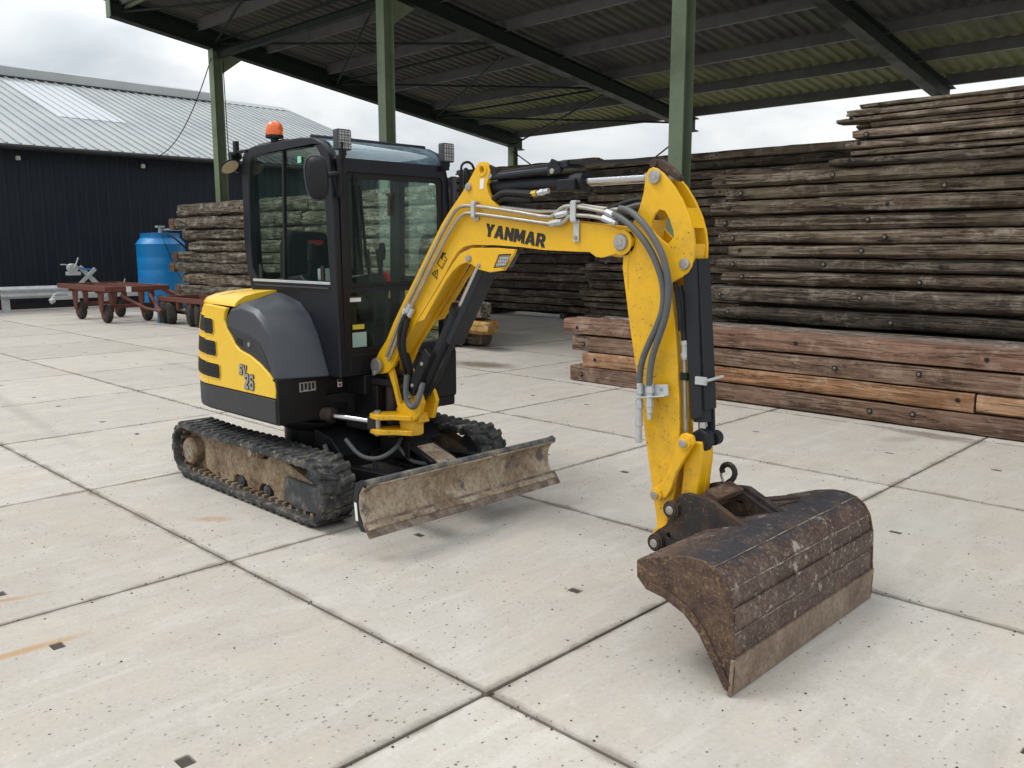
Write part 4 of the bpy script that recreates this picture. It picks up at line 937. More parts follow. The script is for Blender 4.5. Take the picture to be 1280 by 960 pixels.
# --- yellow hood (side) -------------------------------------------------------------
ysk = .748
side = [(-2.512, .748), (-2.503, .80), (-2.52, .848), (-2.58, .90), (-2.68, .957), (-2.80, .998), (-2.93, 1.025), (-2.99, 1.055), (-3.03, 1.10), (-3.085, 1.15), (-3.115, 1.20), (-3.105, 1.25), (-3.05, 1.30), (-3.0, 1.33), (-3.35, 1.34), (-3.50, 1.315), (-3.55, 1.25)]
# the hood skin is lofted round the rear: rings of (z, inward lean); sections along the plan line
def hood_pts(zs):
    P = [(-3.20, .628)] + plan[1:13] + [(-3.2, 2.122)]
    return P
def skin(P, prof, th=.025, c=Vector((-3.0, 1.375))):
    rings = []; n = len(P)
    for i in range(n):
        a, b = Vector(P[max(i-1, 0)]), Vector(P[min(i+1, n-1)]); t = (b-a).normalized(); nn = Vector((t[1], -t[0]))
        if nn.dot(Vector(P[i])-c) < 0: nn = -nn
        outer = [(P[i][0]-nn[0]*d, P[i][1]-nn[1]*d, z) for z, d in prof]; inner = [(P[i][0]-nn[0]*(d+th), P[i][1]-nn[1]*(d+th), z) for z, d in reversed(prof)]
        rings.append(outer+inner)
    return G().loft(rings)
# flat yellow side panel, uncut; dark plates paint the shade of three vents
vents = [[(-3.36, 1.205), (-3.268, 1.19), (-3.262, 1.105), (-3.36, 1.118)], [(-3.36, 1.055), (-3.252, 1.045), (-3.238, .96), (-3.36, .972)], [(-3.36, .915), (-3.228, .90), (-3.205, .815), (-3.36, .828)]]
flat = [(-2.512, ysk), (-2.503, .80), (-2.515, .848), (-2.58, .90), (-2.68, .952), (-2.80, .995), (-2.93, 1.022), (-2.99, 1.055), (-3.03, 1.10), (-3.09, 1.155), (-3.118, 1.20), (-3.105, 1.25), (-3.07, 1.285), (-3.38, 1.30), (-3.38, ysk)]
hs = part('side_panel', G().prism(flat, 'y', .618, .648), YEL_HOOD, EX, bevel=.008, seg=3)
# corner and rear wrap
wrapP = [(-3.38, .6185), (-3.46, .626), (-3.55, .645), (-3.64, .68), (-3.71, .73), (-3.775, .80), (-3.83, .90), (-3.86, 1.02), (-3.87, 1.18), (-3.875, 1.375), (-3.87, 1.57), (-3.845, 1.78), (-3.78, 1.94), (-3.66, 2.05), (-3.4, 2.12), (-3.1, 2.125)]
pz = [(ysk, 0.0), (.82, .0), (1.0, .012), (1.15, .028), (1.25, .045), (1.30, .065)]
part('rear_cover', skin(wrapP, pz), YEL_HOOD, EX, bevel=.006)
# vents across the corner: near-black plates painting their shade, framed by yellow
def on_wrap(u, z):
    """u metres along the wrap from the start of the corner (negative: along the flat side)"""
    if u <= 0:
        y = .618; return Vector((-3.38-u, y, z)), Vector((0, -1, 0))
    d = 0
    for i in range(len(wrapP)-1):
        a, b = Vector(wrapP[i]), Vector(wrapP[i+1]); l = (b-a).length
        if d+l >= u:
            p = a.lerp(b, (u-d)/l); t = (b-a).normalized(); nn = Vector((t[1], -t[0]));
            if nn.dot(p-Vector((-3.0, 1.375))) < 0: nn = -nn
            lean = 0
            for (z0, d0), (z1, d1) in zip(pz[:-1], pz[1:]):
                if z0 <= z <= z1: lean = d0+(d1-d0)*(z-z0)/(z1-z0)
            p = p-nn*lean; return Vector((p[0], p[1], z)), Vector((nn[0], nn[1], 0))
        d += l
for (zl0, zl1, zr0, zr1, uR) in ((1.110, 1.222, 1.095, 1.205, -.125), (.963, 1.075, .948, 1.055, -.15), (.815, .925, .798, .900, -.185)):
    us = [uR, uR+.02, -.06, 0, .04, .08, .12, .16, .20, .24, .265]; rings = []; ringi = []
    frame = []
    for k, u in enumerate(us):
        t = k/(len(us)-1); zb = zr0+(zl0-zr0)*t+(.022 if k == 0 else 0); zt = zr1+(zl1-zr1)*t-(.006 if k == 0 else 0)
        p0, nn = on_wrap(u, zb); p1, _ = on_wrap(u, zt)
        rings.append([p0+nn*.0035, p1+nn*.0035, p1-nn*.01, p0-nn*.01])
        frame.append((p0+nn*.004, p1+nn*.004))
    vt = part('vent_opening', G().loft([[tuple(q) for q in r] for r in rings]), DARK, EX, smooth=0)
    fr_ = G().tube([a for a, b in frame]+[b for a, b in reversed(frame)]+[frame[0][0]], .0028, 6); part('vent_rim', fr_, YEL_HOOD, vt)
    for m in (.35, .68):
        part('vent_slat', G().tube([a.lerp(b, m) for a, b in frame[1:-1]], .0022, 4), BLACK, vt)
# hood top, rounded over to the cab
def top_skin():
    P = [(-3.0, .640), (-3.38, .640)] + [(x, y) for x, y in wrapP[1:-1]] + [(-3.1, 2.122), (-3.0, 2.122)]
    c = Vector((-3.0, 1.375)); rings = []
    for (d, z) in ((.062, 1.296), (.066, 1.310), (.085, 1.332), (.135, 1.352), (.22, 1.370), (.34, 1.383), (.50, 1.390)):
        ring = []
        for (x, y) in P:
            lean = d if x < -3.385 else (d-.062)
            vx, vy = (x+3.0), (y-1.375)
            if x < -3.385: n = Vector((vx*1.0, vy*.9)).normalized(); p = (min(-3.0, x-n[0]*d), y-n[1]*d)
            else: p = (x, y-math.copysign(max(0, d-.062 if x > -3.2 else d-.03), vy))
            ring.append((p[0], p[1], z + (.0 if x < -3.3 else .008*(d > .1))))
        rings.append(ring)
    return G().loft(rings, closed=True, caps=True)
hd = part('hood_top', top_skin(), YEL_HOOD, EX, smooth=50)
part('hood_inner', G().prism([(-3.0, .70), (-3.4, .70), (-3.66, .84), (-3.76, 1.1), (-3.76, 1.65), (-3.66, 1.9), (-3.4, 2.05), (-3.0, 2.05)], 'z', .74, 1.27), DARK, EX)
# model number
GLY = {'Y': ([(0,1),(.27,1),(.41,.64),(.56,1),(.83,1),(.54,.42),(.54,0),(.29,0),(.29,.42)], []),
 'A': ([(0,0),(.25,0),(.31,.19),(.60,.19),(.65,0),(.91,0),(.61,1),(.31,1)], [[(.365,.38),(.545,.38),(.455,.74)]]),
 'N': ([(0,0),(.235,0),(.235,.56),(.56,0),(.80,0),(.80,1),(.565,1),(.565,.44),(.24,1),(0,1)], []),
 'M': ([(0,0),(.225,0),(.225,.58),(.405,.12),(.575,.12),(.755,.58),(.755,0),(.98,0),(.98,1),(.68,1),(.49,.48),(.30,1),(0,1)], []),
 'R': ([(0,0),(.24,0),(.24,.35),(.36,.35),(.54,0),(.83,0),(.60,.40),(.72,.50),(.76,.68),(.71,.88),(.55,1),(0,1)], [[(.24,.55),(.46,.55),(.52,.67),(.46,.80),(.24,.80)]]),
 'S': ([(0,0),(.56,0),(.70,.12),(.70,.46),(.58,.59),(.25,.59),(.25,.79),(.70,.79),(.70,1),(.14,1),(0,.88),(0,.52),(.12,.39),(.45,.39),(.45,.20),(0,.20)], []),
 'V': ([(0,1),(.24,1),(.40,.34),(.56,1),(.80,1),(.53,0),(.27,0)], []),
 '2': ([(0,0),(.72,0),(.72,.2),(.34,.2),(.66,.48),(.72,.60),(.72,.86),(.58,1),(.14,1),(0,.88),(0,.66),(.24,.66),(.24,.80),(.48,.80),(.48,.62),(0,.20)], []),
 '6': ([(.12,0),(.60,0),(.72,.12),(.72,.50),(.60,.62),(.24,.62),(.24,.80),(.66,.80),(.66,1),(.14,1),(0,.88),(0,.12)], [[(.24,.20),(.48,.20),(.48,.43),(.24,.43)]])}
def word(body, h, origin, slope, parent, nm, mat, gap=.07, sx=1.0, slant=.06, th=.001, outline=0, omat=None):
    """block letters as thin plates in a plane facing -Y; slope is the fall of the baseline per metre along +X"""
    cur = 0; ca = 1/math.sqrt(1+slope*slope); sa = slope*ca
    def at(u, v): return (origin[0]+u*ca-v*sa*.9, origin[2]+u*sa+v)
    for ch in body:
        out_, holes = GLY[ch]
        def mp(P): return [at((cur+p[0]*sx+p[1]*slant)*h, p[1]*h) for p in P]
        o = part(nm, G().prism(mp(out_), 'y', origin[1]-th, origin[1], holes=[mp(q) for q in holes]), mat, parent, smooth=0)
        if outline:
            g = G()
            for P in [mp(out_)]+[mp(q) for q in holes]:
                for p, q in zip(P, P[1:]+P[:1]): g.cyl((p[0], origin[1]-.0004, p[1]), (q[0], origin[1]-.0004, q[1]), outline, n=6)
            part('letter_outline', g, omat, o, smooth=0)
        cur += max(p[0] for p in out_)*sx+gap
word('SV', .066, (-2.940, .6165, .862), -.04, EX, 'model_lettering', SILV, .12, .85, .12, .0045, .0040, BLK)
word('26', .098, (-2.878, .6160, .776), -.02, EX, 'model_number', SILV, .12, .74, .10, .0045, .0045, BLK)

# --- charcoal cowl beside the cab: lofted from a crest towards a sloping front face ---------------
# sections across y (outer side .632 to cab side .955), each a profile in x/z
def cowl():
    secs = []
    for (y, pts) in ((.632, [(-3.12, .93), (-3.12, 1.195), (-3.055, 1.262), (-2.93, 1.290), (-2.76, 1.262), (-2.665, 1.205), (-2.590, 1.13), (-2.500, .866), (-2.75, .866)]),
                     (.668, [(-3.12, .93), (-3.12, 1.255), (-3.05, 1.305), (-2.93, 1.322), (-2.745, 1.288), (-2.645, 1.222), (-2.570, 1.13), (-2.488, .866), (-2.75, .866)]),
                     (.955, [(-3.12, .93), (-3.12, 1.375), (-3.05, 1.385), (-2.92, 1.376), (-2.71, 1.325), (-2.60, 1.245), (-2.515, 1.13), (-2.400, .866), (-2.75, .866)])):
        secs.append([(x, y, z) for x, z in pts])
    return G().loft(secs)
part('side_cowl', cowl(), CHAR, EX, bevel=.012, seg=3, smooth=24)
# darker recessed handle panel on the cowl side
part('cowl_recess', G().prism([(-3.115, 1.16), (-3.06, 1.165), (-2.93, 1.14), (-2.78, 1.115), (-2.70, 1.085), (-2.64, 1.02), (-2.57, .905), (-2.68, .962), (-2.80, 1.004), (-2.93, 1.032), (-2.985, 1.062), (-3.03, 1.108), (-3.08, 1.14)], 'y', .6275, .6335), paint('dark_panel', (.03, .032, .037), .5, (.1, .1, .1), .2), EX, bevel=.003)
part('panel_lock', G().cyl((-2.81, .6275, 1.065), (-2.81, .620, 1.065), .015, n=14), BRIGHT, EX); part('panel_latch', G().prism([(-2.99, 1.07), (-2.90, 1.045), (-2.90, 1.09), (-2.96, 1.10)], 'y', .624, .628), DARK, EX, bevel=.003)
part('cowl_base_seam', G().box(-3.0, -2.482, .6215, .96, .858, .868), DARK, EX)
# --- cab --------------------------------------------------------------------------------
CY0, CY1, CXF, CXR = .95, 1.90, -2.30, -3.385
sideo = [(-2.285, .868), (-2.285, 1.0), (-2.300, 1.9), (-2.315, 2.12), (-2.345, 2.235), (-2.40, 2.305), (-2.50, 2.345), (-2.65, 2.358), (-3.20, 2.352), (-3.32, 2.335), (-3.375, 2.29), (-3.39, 2.2), (-3.405, 1.75), (-3.385, 1.55), (-3.34, 1.40), (-3.25, 1.30), (-3.05, 1.0), (-2.9, .868)]
winh = [(-3.27, 1.475), (-3.315, 1.55), (-3.318, 1.75), (-3.292, 2.215), (-3.262, 2.262), (-3.20, 2.278), (-2.53, 2.302), (-2.47, 2.285), (-2.43, 2.235), (-2.405, 2.10), (-2.372, 1.475), (-2.385, 1.46), (-3.25, 1.458)]
cf = part('cab_side_frame', G().prism(sideo, 'y', CY0, CY0+.045, holes=[winh]), CABP, EX, bevel=.010, seg=3)
part('cab_side_frame', G().prism(sideo, 'y', CY1-.045, CY1, holes=[[(-3.25, 1.0), (-3.315, 1.55), (-3.318, 1.75), (-3.292, 2.215), (-3.262, 2.262), (-3.20, 2.278), (-2.53, 2.302), (-2.47, 2.285), (-2.43, 2.235), (-2.405, 2.10), (-2.372, 1.05), (-2.385, .98), (-3.0, .96)]]), CABP, EX, bevel=.010, seg=3, label='door side frame of the cab')
part('door_bar', G().box(-3.33, -2.36, CY1-.04, CY1-.01, 1.42, 1.47), CABP, EX)
part('side_glass', G().prism(winh, 'y', CY0+.018, CY0+.023), GLASS, EX)
part('door_glass', G().prism([(-3.3, .97), (-3.33, 1.75), (-3.29, 2.28), (-2.43, 2.29), (-2.38, 1.4), (-2.36, .97)], 'y', CY1-.026, CY1-.021), GLASS, EX)
part('glass_divider', G().prism([(-2.925, 1.46), (-2.905, 1.46), (-2.855, 2.292), (-2.875, 2.292)], 'y', CY0+.008, CY0+.03), BLACK, EX)
part('window_rail', G().box(-3.29, -2.36, CY0-.008, CY0+.004, 1.445, 1.462), GALV, EX, bevel=.002)
part('window_rail', G().box(-3.26, -2.37, CY0-.012, CY0+.002, 1.418, 1.428), CHAR, EX)
for x in (-3.2, -2.45): part('window_clip', G().box(x-.018, x+.018, CY0+.0, CY0+.012, 1.465, 1.56), DARK, EX)
part('window_sticker', G().box(-2.70, -2.66, CY0+.012, CY0+.0165, 2.205, 2.245), simple('pale_green_sticker', (.25, .62, .42), .5), EX)
# front frame in the plane facing +X, with a big windscreen and a lower pane
fo = rrect(CY0+.047, CY1-.047, .870, 2.215, .01)
h1 = rrect(1.035, 1.825, 1.425, 2.135, .035, 3); h2 = rrect(1.045, 1.815, 1.035, 1.395, .03, 3)
part('front_frame', G().prism(fo, 'x', CXF-.045, CXF+.004, holes=[h1, h2]), CABP, EX, bevel=.010, seg=3)
part('windscreen', G().prism(rrect(1.02, 1.84, 1.41, 2.15, .035, 3), 'x', CXF-.022, CXF-.017), GLASS, EX)
part('lower_glass', G().prism(rrect(1.03, 1.83, 1.02, 1.41, .03, 3), 'x', CXF-.030, CXF-.025), GLASS, EX)
part('screen_seal', G().prism(rrect(1.03, 1.83, 1.42, 2.14, .035, 3), 'x', CXF-.012, CXF-.006, holes=[rrect(1.072, 1.785, 1.450, 2.098, .03, 3)]), DARK, EX)
part('lower_front_panel', G().box(CXF-.004, CXF+.006, 1.04, 1.88, .885, 1.0), BLACK, EX, bevel=.004)
part('front_sticker', G().box(CXF-.0235, CXF-.0245, 1.075, 1.185, 1.045, 1.14), simple('pale_sticker', (.30, .42, .40), .5), EX)
part('front_sticker', G().box(CXF-.0235, CXF-.0245, 1.08, 1.17, 1.16, 1.19), simple('yellow_sticker', (.55, .45, .05), .5), EX)
part('front_sticker', G().box(CXF-.0235, CXF-.0245, 1.06, 1.15, 1.335, 1.36), WHITE, EX)
# wiper
part('wiper', G().tube([(CXF+.004, 1.10, 2.12), (CXF+.012, 1.16, 1.75), (CXF+.012, 1.19, 1.50)], .006, 6).tube([(CXF+.012, 1.14, 2.05), (CXF+.014, 1.17, 1.62)], .009, 4), BLACK, EX)
# roof: side rails carried over, panel, sloped front glass
rfz = [(-2.52, 2.335), (-2.62, 2.352), (-2.9, 2.372), (-3.2, 2.366), (-3.33, 2.335), (-3.34, 2.30), (-2.52, 2.31)]
part('roof_panel', G().prism(rfz, 'y', CY0+.03, CY1-.03), CABP, EX, bevel=.010, seg=3)
part('roof_window', G().prism([(-2.318, 2.20), (-2.345, 2.262), (-2.41, 2.318), (-2.53, 2.350), (-2.53, 2.343), (-2.413, 2.31), (-2.352, 2.256), (-2.325, 2.196)], 'y', CY0+.055, CY1-.055), ROOFGLASS, EX)
part('roof_front_bar', G().tube([(-2.545, CY0+.02, 2.352), (-2.545, CY1-.02, 2.352)], .018, 8), CABP, EX)
part('rear_frame', G().prism(rrect(CY0+.045, CY1-.045, 1.0, 2.33, .03), 'x', -3.375, -3.345, holes=[rrect(CY0+.10, CY1-.10, 1.50, 2.25, .04)]), CABP, EX, bevel=.006)
part('rear_glass', G().box(-3.362, -3.357, CY0+.08, CY1-.08, 1.48, 2.27), GLASS, EX)
part('cab_floor', G().box(-3.33, -2.35, CY0+.05, CY1-.05, .866, .93), BLACK, EX)
part('door_pillar', G().prism([(-2.925, .95), (-2.80, .95), (-2.765, 2.3), (-2.875, 2.3)], 'y', 1.835, 1.885), BLACK, EX, bevel=.006)
part('inner_pillar', G().box(-3.36, -3.30, 1.80, 1.86, .95, 2.3), BLACK, EX, bevel=.01)
# interior
st = part('seat', G().prism([(-3.18, 1.20), (-2.72, 1.22), (-2.66, 1.26), (-2.70, 1.34), (-3.12, 1.33)], 'y', 1.08, 1.48), SEATM, EX, bevel=.03, seg=3)
part('backrest', G().prism([(1.06, 1.28), (1.46, 1.28), (1.45, 1.68), (1.41, 1.78), (1.12, 1.79), (1.07, 1.70)], 'x', -3.16, -3.05), SEATM, EX, bevel=.035, seg=3)
part('seat_badge', G().prism(rrect(1.24, 1.36, 1.69, 1.725, .015), 'x', -3.052, -3.046), simple('red_badge', (.30, .03, .03), .6), EX)
for y in (1.03, 1.60):
    co = part('console', G().prism([(-3.15, 1.15), (-2.72, 1.15), (-2.66, 1.45), (-2.74, 1.50), (-3.1, 1.46)], 'y', y-.06, y+.06), BLACK, EX, bevel=.02, seg=2)
    part('joystick', G().cyl((-2.72, y, 1.48), (-2.69, y, 1.62), .014).lathe([(0, -.02), (.024, -.01), (.028, .05), (.02, .10), (0, .11)], (-2.69, y, 1.60), (.1, 0, 1), 10), SEATM, co)
for y in (1.36, 1.46): part('travel_lever', G().tube([(-2.50, y, .95), (-2.46, y, 1.30), (-2.52, y, 1.56)], .011, 8).cyl((-2.52, y, 1.54), (-2.54, y, 1.66), .02, .022, 10), SEATM, EX)
part('red_lever', G().tube([(-2.62, 1.60, 1.45), (-2.60, 1.56, 1.50)], .018, 8), REDP, EX)
part('hammer', G().tube([(-2.87, 1.82, 2.05), (-2.88, 1.82, 1.90)], .013, 8).tube([(-2.90, 1.82, 2.05), (-2.84, 1.82, 2.05)], .012, 8), simple('dull_red_plastic', (.22, .05, .035), .5), EX)
part('monitor', G().prism(rrect(1.03, 1.13, 1.46, 1.54, .01), 'x', -2.62, -2.58), GALV, EX)
part('pedal', G().box(-2.45, -2.40, 1.30, 1.55, .95, 1.02), BLACK, EX)
part('side_box', G().prism([(-2.62, .95), (-2.36, .95), (-2.36, 1.30), (-2.62, 1.42)], 'y', 1.01, 1.14), BLACK, EX, bevel=.01)
# handrails, beacon, lamps, mirrors
part('pillar_rail', G().tube([(-2.245, .985, 2.30), (-2.255, .975, 2.18), (-2.26, .975, 2.02), (-2.28, .985, 1.98)], .012, 8, 1), BLACK, EX)
bc = part('beacon_base', G().cyl((-3.0, .985, 2.345), (-3.0, .985, 2.39), .026, n=14).cyl((-3.0, .985, 2.385), (-3.0, .985, 2.403), .058, n=22).box(-3.05, -2.95, .975, 1.02, 2.335, 2.35), BLACK, EX)
part('beacon_lens', G().lathe([(.0, 0), (.055, 0), (.057, .02), (.055, .05), (.045, .075), (.026, .088), (0, .091)], (-3.0, .985, 2.403), n=26), AMBER, bc, smooth=60)
part('rear_bracket', G().box(-3.46, -3.30, .94, .965, 2.315, 2.335).box(-3.47, -3.43, .935, .965, 2.19, 2.40), BLACK, EX, bevel=.004)
part('bracket_knob', G().cyl((-3.45, .90, 2.30), (-3.45, .98, 2.30), .025, n=12), BLACK, EX)
rm = part('rear_mirror', G().lathe([(0, -.025), (.045, -.02), (.070, .0), (.066, .006), (0, .008)], (-3.42, .88, 2.225), (.72, .12, -.82), 22), BLACK, EX); part('mirror_glass', G().lathe([(0, .0075), (.061, .0075), (.059, .010), (0, .010)], (-3.42, .88, 2.225), (.72, .12, -.82), 22), simple('cream_mirror', (.30, .285, .25), .3), rm)
part('mirror_arm', G().tube([(-3.44, .94, 2.30), (-3.44, .91, 2.28), (-3.42, .885, 2.24)], .010, 6), BLACK, EX)
def lamp(y, z, x=-2.245):
    h = part('work_light', G().prism(rrect(y-.052, y+.052, z-.062, z+.062, .012, 3), 'x', x-.045, x), CHAR, EX, bevel=.004)
    part('lamp_lens', G().prism(rrect(y-.044, y+.044, z-.054, z+.054, .008, 3), 'x', x, x+.003), LED, h)
    for k in range(4):
        part('lamp_grid', G().box(x+.003, x+.0055, y-.044+.0215*k+.001, y-.044+.0215*k+.003, z-.054, z+.054).box(x+.003, x+.0055, y-.044, y+.044, z-.054+.026*k, z-.054+.026*k+.002), CHAR, h)
    part('lamp_foot', G().box(x-.035, x-.01, y-.02, y+.02, z-.09, z-.06).box(x-.045, x-.005, y-.03, y+.01, z-.115, z-.09), BLACK, h)
lamp(1.005, 2.315); lamp(1.84, 2.30)
me_ = [(.92, 0), (.86, .45), (.80, .82), (.58, 1.0), (.1, 1.08), (-.45, 1.05), (-.85, .88), (-1.0, .5), (-1.0, .1), (-.9, -.4), (-.68, -.82), (-.35, -1.02), (.15, -1.08), (.62, -1.02), (.88, -.82), (.95, -.4)]
def mirror(x, y, z, w=.06, h=.12, rz=0, lab=None):
    rings = []
    for (dx, sc_) in ((.0, .9), (.008, 1.0), (.03, .95), (.045, .7)):
        rings.append([(x+dx+ (a*w*sc_)*math.sin(rz), y+a*w*sc_*math.cos(rz), z+b*h*sc_) for a, b in me_])
    m = part('mirror', G().loft(rings), BLACK, EX, bevel=.0, smooth=50, label=lab)
    rr = [(x+.012+(a*w*1.01)*math.sin(rz), y+a*w*1.01*math.cos(rz), z+b*h*1.01) for a, b in me_]; part('mirror_rim', G().tube(rr+[rr[0]], .006, 6), CHAR, m); return m
m = mirror(-2.31, .835, 2.082, .068, .120, .75, 'round-cornered mirror on the front pillar nearest the camera'); part('mirror_arm', G().tube([(-2.27, .86, 2.09), (-2.24, .92, 2.11), (-2.26, .985, 2.11)], .016, 8, 1), BLACK, m); part('mirror_bracket', G().tube([(-2.27, .985, 1.99), (-2.255, .975, 2.1), (-2.27, .985, 2.22)], .018, 8), BLACK, m)
m = mirror(-2.28, 2.02, 2.09, .05, .11, -.35, 'mirror beyond the far front pillar'); part('mirror_arm', G().tube([(-2.27, 1.91, 2.0), (-2.25, 1.96, 2.02), (-2.27, 2.0, 2.05)], .012, 8, 1), BLACK, m)
part('grab_rail', G().tube([(-2.30, 1.915, 1.95), (-2.26, 1.95, 1.98), (-2.25, 1.955, 2.18), (-2.26, 1.97, 2.235), (-2.28, 2.05, 2.26), (-2.30, 2.12, 2.235), (-2.31, 2.14, 2.17), (-2.31, 2.14, 2.02)], .009, 8, 1), BLACK, EX)
part('pillar_hinge', G().box(-2.30, -2.26, 1.895, 1.925, 1.92, 2.15), CHAR, EX, bevel=.004)

# --- swing bracket --------------------------------------------------------------------
part('swing_mount', G().prism([(-2.52, 1.14), (-2.2, 1.19), (-2.08, 1.22), (-2.08, 1.34), (-2.2, 1.40), (-2.52, 1.42)], 'z', .49, .545).prism([(-2.52, 1.14), (-2.2, 1.19), (-2.08, 1.22), (-2.08, 1.34), (-2.2, 1.40), (-2.52, 1.42)], 'z', .80, .85).box(-2.52, -2.22, 1.18, 1.38, .545, .80), BLACK, EX, bevel=.008)
sb = G()
sb.prism([(-2.245, .955), (-2.205, .975), (-2.16, .955), (-2.14, .90), (-2.09, .80), (-2.055, .70), (-2.03, .64), (-1.90, .60), (-1.83, .66), (-1.80, .74), (-1.83, .80), (-1.90, .83), (-1.95, .80), (-1.97, .72), (-2.02, .70), (-2.05, .78), (-2.09, .90), (-2.12, .97), (-2.18, 1.01), (-2.24, .99)], 'y', 1.205, 1.235)
sb.prism([(-2.245, .955), (-2.16, .955), (-2.09, .80), (-2.055, .70), (-2.03, .62), (-1.84, .62), (-1.80, .74), (-1.83, .80), (-1.95, .86), (-2.03, .90), (-2.12, .98), (-2.24, .99)], 'y', 1.315, 1.345)
sw = part('swing_bracket', sb, YEL_DIRTY, EX, bevel=.006)
part('bracket_web', G().prism([(-2.10, .66), (-2.04, .72), (-1.98, .68), (-1.88, .66), (-1.86, .60), (-2.0, .55), (-2.07, .56)], 'y', 1.235, 1.315), YEL_DIRTY, sw, bevel=.006)
for z in (.515, .61): part('fork_plate', G().prism([(-2.10, 1.06), (-2.16, 1.07), (-2.19, 1.11), (-2.16, 1.18), (-2.10, 1.26), (-1.93, 1.31), (-1.88, 1.26), (-1.90, 1.19), (-2.00, 1.14), (-2.05, 1.08)], 'z', z, z+.032), YEL_DIRTY, sw, bevel=.006)
part('fork_boss', G().prism([(-2.02, 1.20), (-1.92, 1.21), (-1.87, 1.27), (-1.95, 1.33), (-2.08, 1.3)], 'z', .52, .637), YEL_DIRTY, sw, bevel=.01)
part('fork_pin', G().cyl((-2.13, 1.11, .50), (-2.13, 1.11, .66), .022), BRIGHT, sw)
part('swing_pin', G().cyl((-2.19, 1.28, .46), (-2.19, 1.28, .90), .045), RUSTD, sw)
part('base_pin', G().cyl((-2.20, 1.16, .93), (-2.20, 1.37, .93), .030).cyl((-2.20, 1.155, .93), (-2.20, 1.175, .93), .05, n=18).cyl((-2.215, 1.15, .885), (-2.215, 1.165, .885), .016), BRIGHT, sw, bevel=.003)
part('swing_cylinder_rod', G().cyl((-2.44, .98, .605), (-2.14, 1.10, .585), .023), CHROME, EX)
part('swing_cylinder', G().cyl((-2.62, .91, .625), (-2.44, .98, .605), .045).cyl((-2.46, .972, .607), (-2.425, .986, .604), .05), RUSTD, EX, bevel=.003)
part('cylinder_eye', G().cyl((-2.16, 1.10, .545), (-2.16, 1.10, .615), .04), RUSTD, EX)
# --- boom -----------------------------------------------------------------------------
BN, BF = 1.19, 1.35
boom = [(-1.243,2.129),(-1.222,2.128),(-1.2,2.108),(-1.188,2.082),(-1.194,2.045),(-1.213,2.008),(-1.201,1.969),(-1.177,1.93),(-1.134,1.895),(-1.08,1.873),(-0.906,1.843),(-0.686,1.81),(-0.48,1.786),(-0.382,1.777),(-0.311,1.757),(-0.264,1.738),(-0.24,1.712),(-0.244,1.683),(-0.276,1.66),(-0.322,1.649),(-0.37,1.637),(-0.418,1.626),(-0.453,1.629),(-0.493,1.652),(-0.58,1.654),(-0.793,1.661),(-0.951,1.676),(-1.142,1.686),(-1.331,1.689),(-1.40,1.678),(-1.45,1.650),(-1.5,1.60),(-1.569,1.512),(-1.655,1.417),(-1.814,1.244),(-1.948,1.099),(-1.989,1.051),(-2.06,0.94),(-2.12,.895),(-2.19,.878),(-2.24,.91),(-2.245,0.96),(-2.2,1.02),(-2.123,1.1),(-2.046,1.216),(-1.939,1.359),(-1.821,1.506),(-1.699,1.662),(-1.583,1.807),(-1.506,1.885),(-1.458,1.928),(-1.405,1.978),(-1.352,2.036),(-1.31,2.086),(-1.287,2.117),(-1.265,2.130)]
ear = circ(-1.243, 2.088, .018, 14)
bo = part('boom', G().prism(boom, 'y', BN, BN+.022, holes=[ear]), YELLOW, EX, bevel=.005, seg=3)
boom_far = [(x, min(z, 2.035)) for x, z in boom if z < 2.08]
part('far_side_plate', G().prism(boom_far, 'y', BF-.022, BF), YELLOW, bo, bevel=.005, seg=3)
# box between the plates (upper and lower skins)
upper = [(-2.14, 1.03), (-1.939, 1.335), (-1.821, 1.482), (-1.699, 1.638), (-1.60, 1.75), (-1.45, 1.855), (-1.30, 1.87), (-1.08, 1.855), (-0.686, 1.795), (-0.46, 1.765)]
lower = [(-.46, 1.672), (-.58, 1.672), (-.951, 1.694), (-1.331, 1.708), (-1.41, 1.695), (-1.5, 1.635), (-1.655, 1.44), (-1.948, 1.122), (-2.08, .97)]
part('boom_box', G().prism(upper+lower, 'y', BN+.020, BF-.020), YELLOW, bo, bevel=.004)
part('ear_boss', G().prism(circ(-1.243, 2.088, .034, 22), 'y', BN-.007, BN+.001, holes=[circ(-1.243, 2.088, .0185, 14)]), YELLOW, bo, bevel=.002)
lug = [(-1.585, 1.478), (-1.487,1.585),(-1.425,1.642),(-1.326,1.672),(-1.138,1.672),(-0.992,1.664),(-1.006,1.638),(-1.078,1.553),(-1.188,1.54),(-1.276,1.554),(-1.328,1.579),(-1.373,1.592),(-1.427,1.578),(-1.488,1.541),(-1.544,1.49),(-1.637,1.381),(-1.749,1.248),(-1.815,1.230)]
hole_l = [(-1.118,1.637),(-1.022,1.64),(-1.066,1.572),(-1.161,1.562)]
part('lamp_bracket', G().prism(lug, 'y', BN-.005, BN+.014, holes=[hole_l]), YELLOW, bo, bevel=.004)
part('far_bracket', G().prism([p for p in lug if p[0] < -1.25], 'y', BF-.014, BF+.005), YELLOW, bo, bevel=.004)
bl_ = part('boom_light', G().prism([(-1.118,1.637),(-1.022,1.64),(-1.066,1.572),(-1.161,1.562)], 'y', BN+.003, BN+.06), CHAR, bo, bevel=.004)
part('boom_light_lens', G().prism([(-1.113, 1.630), (-1.034, 1.632), (-1.070, 1.578), (-1.148, 1.569)], 'y', BN-.0005, BN+.003), LED, bl_)
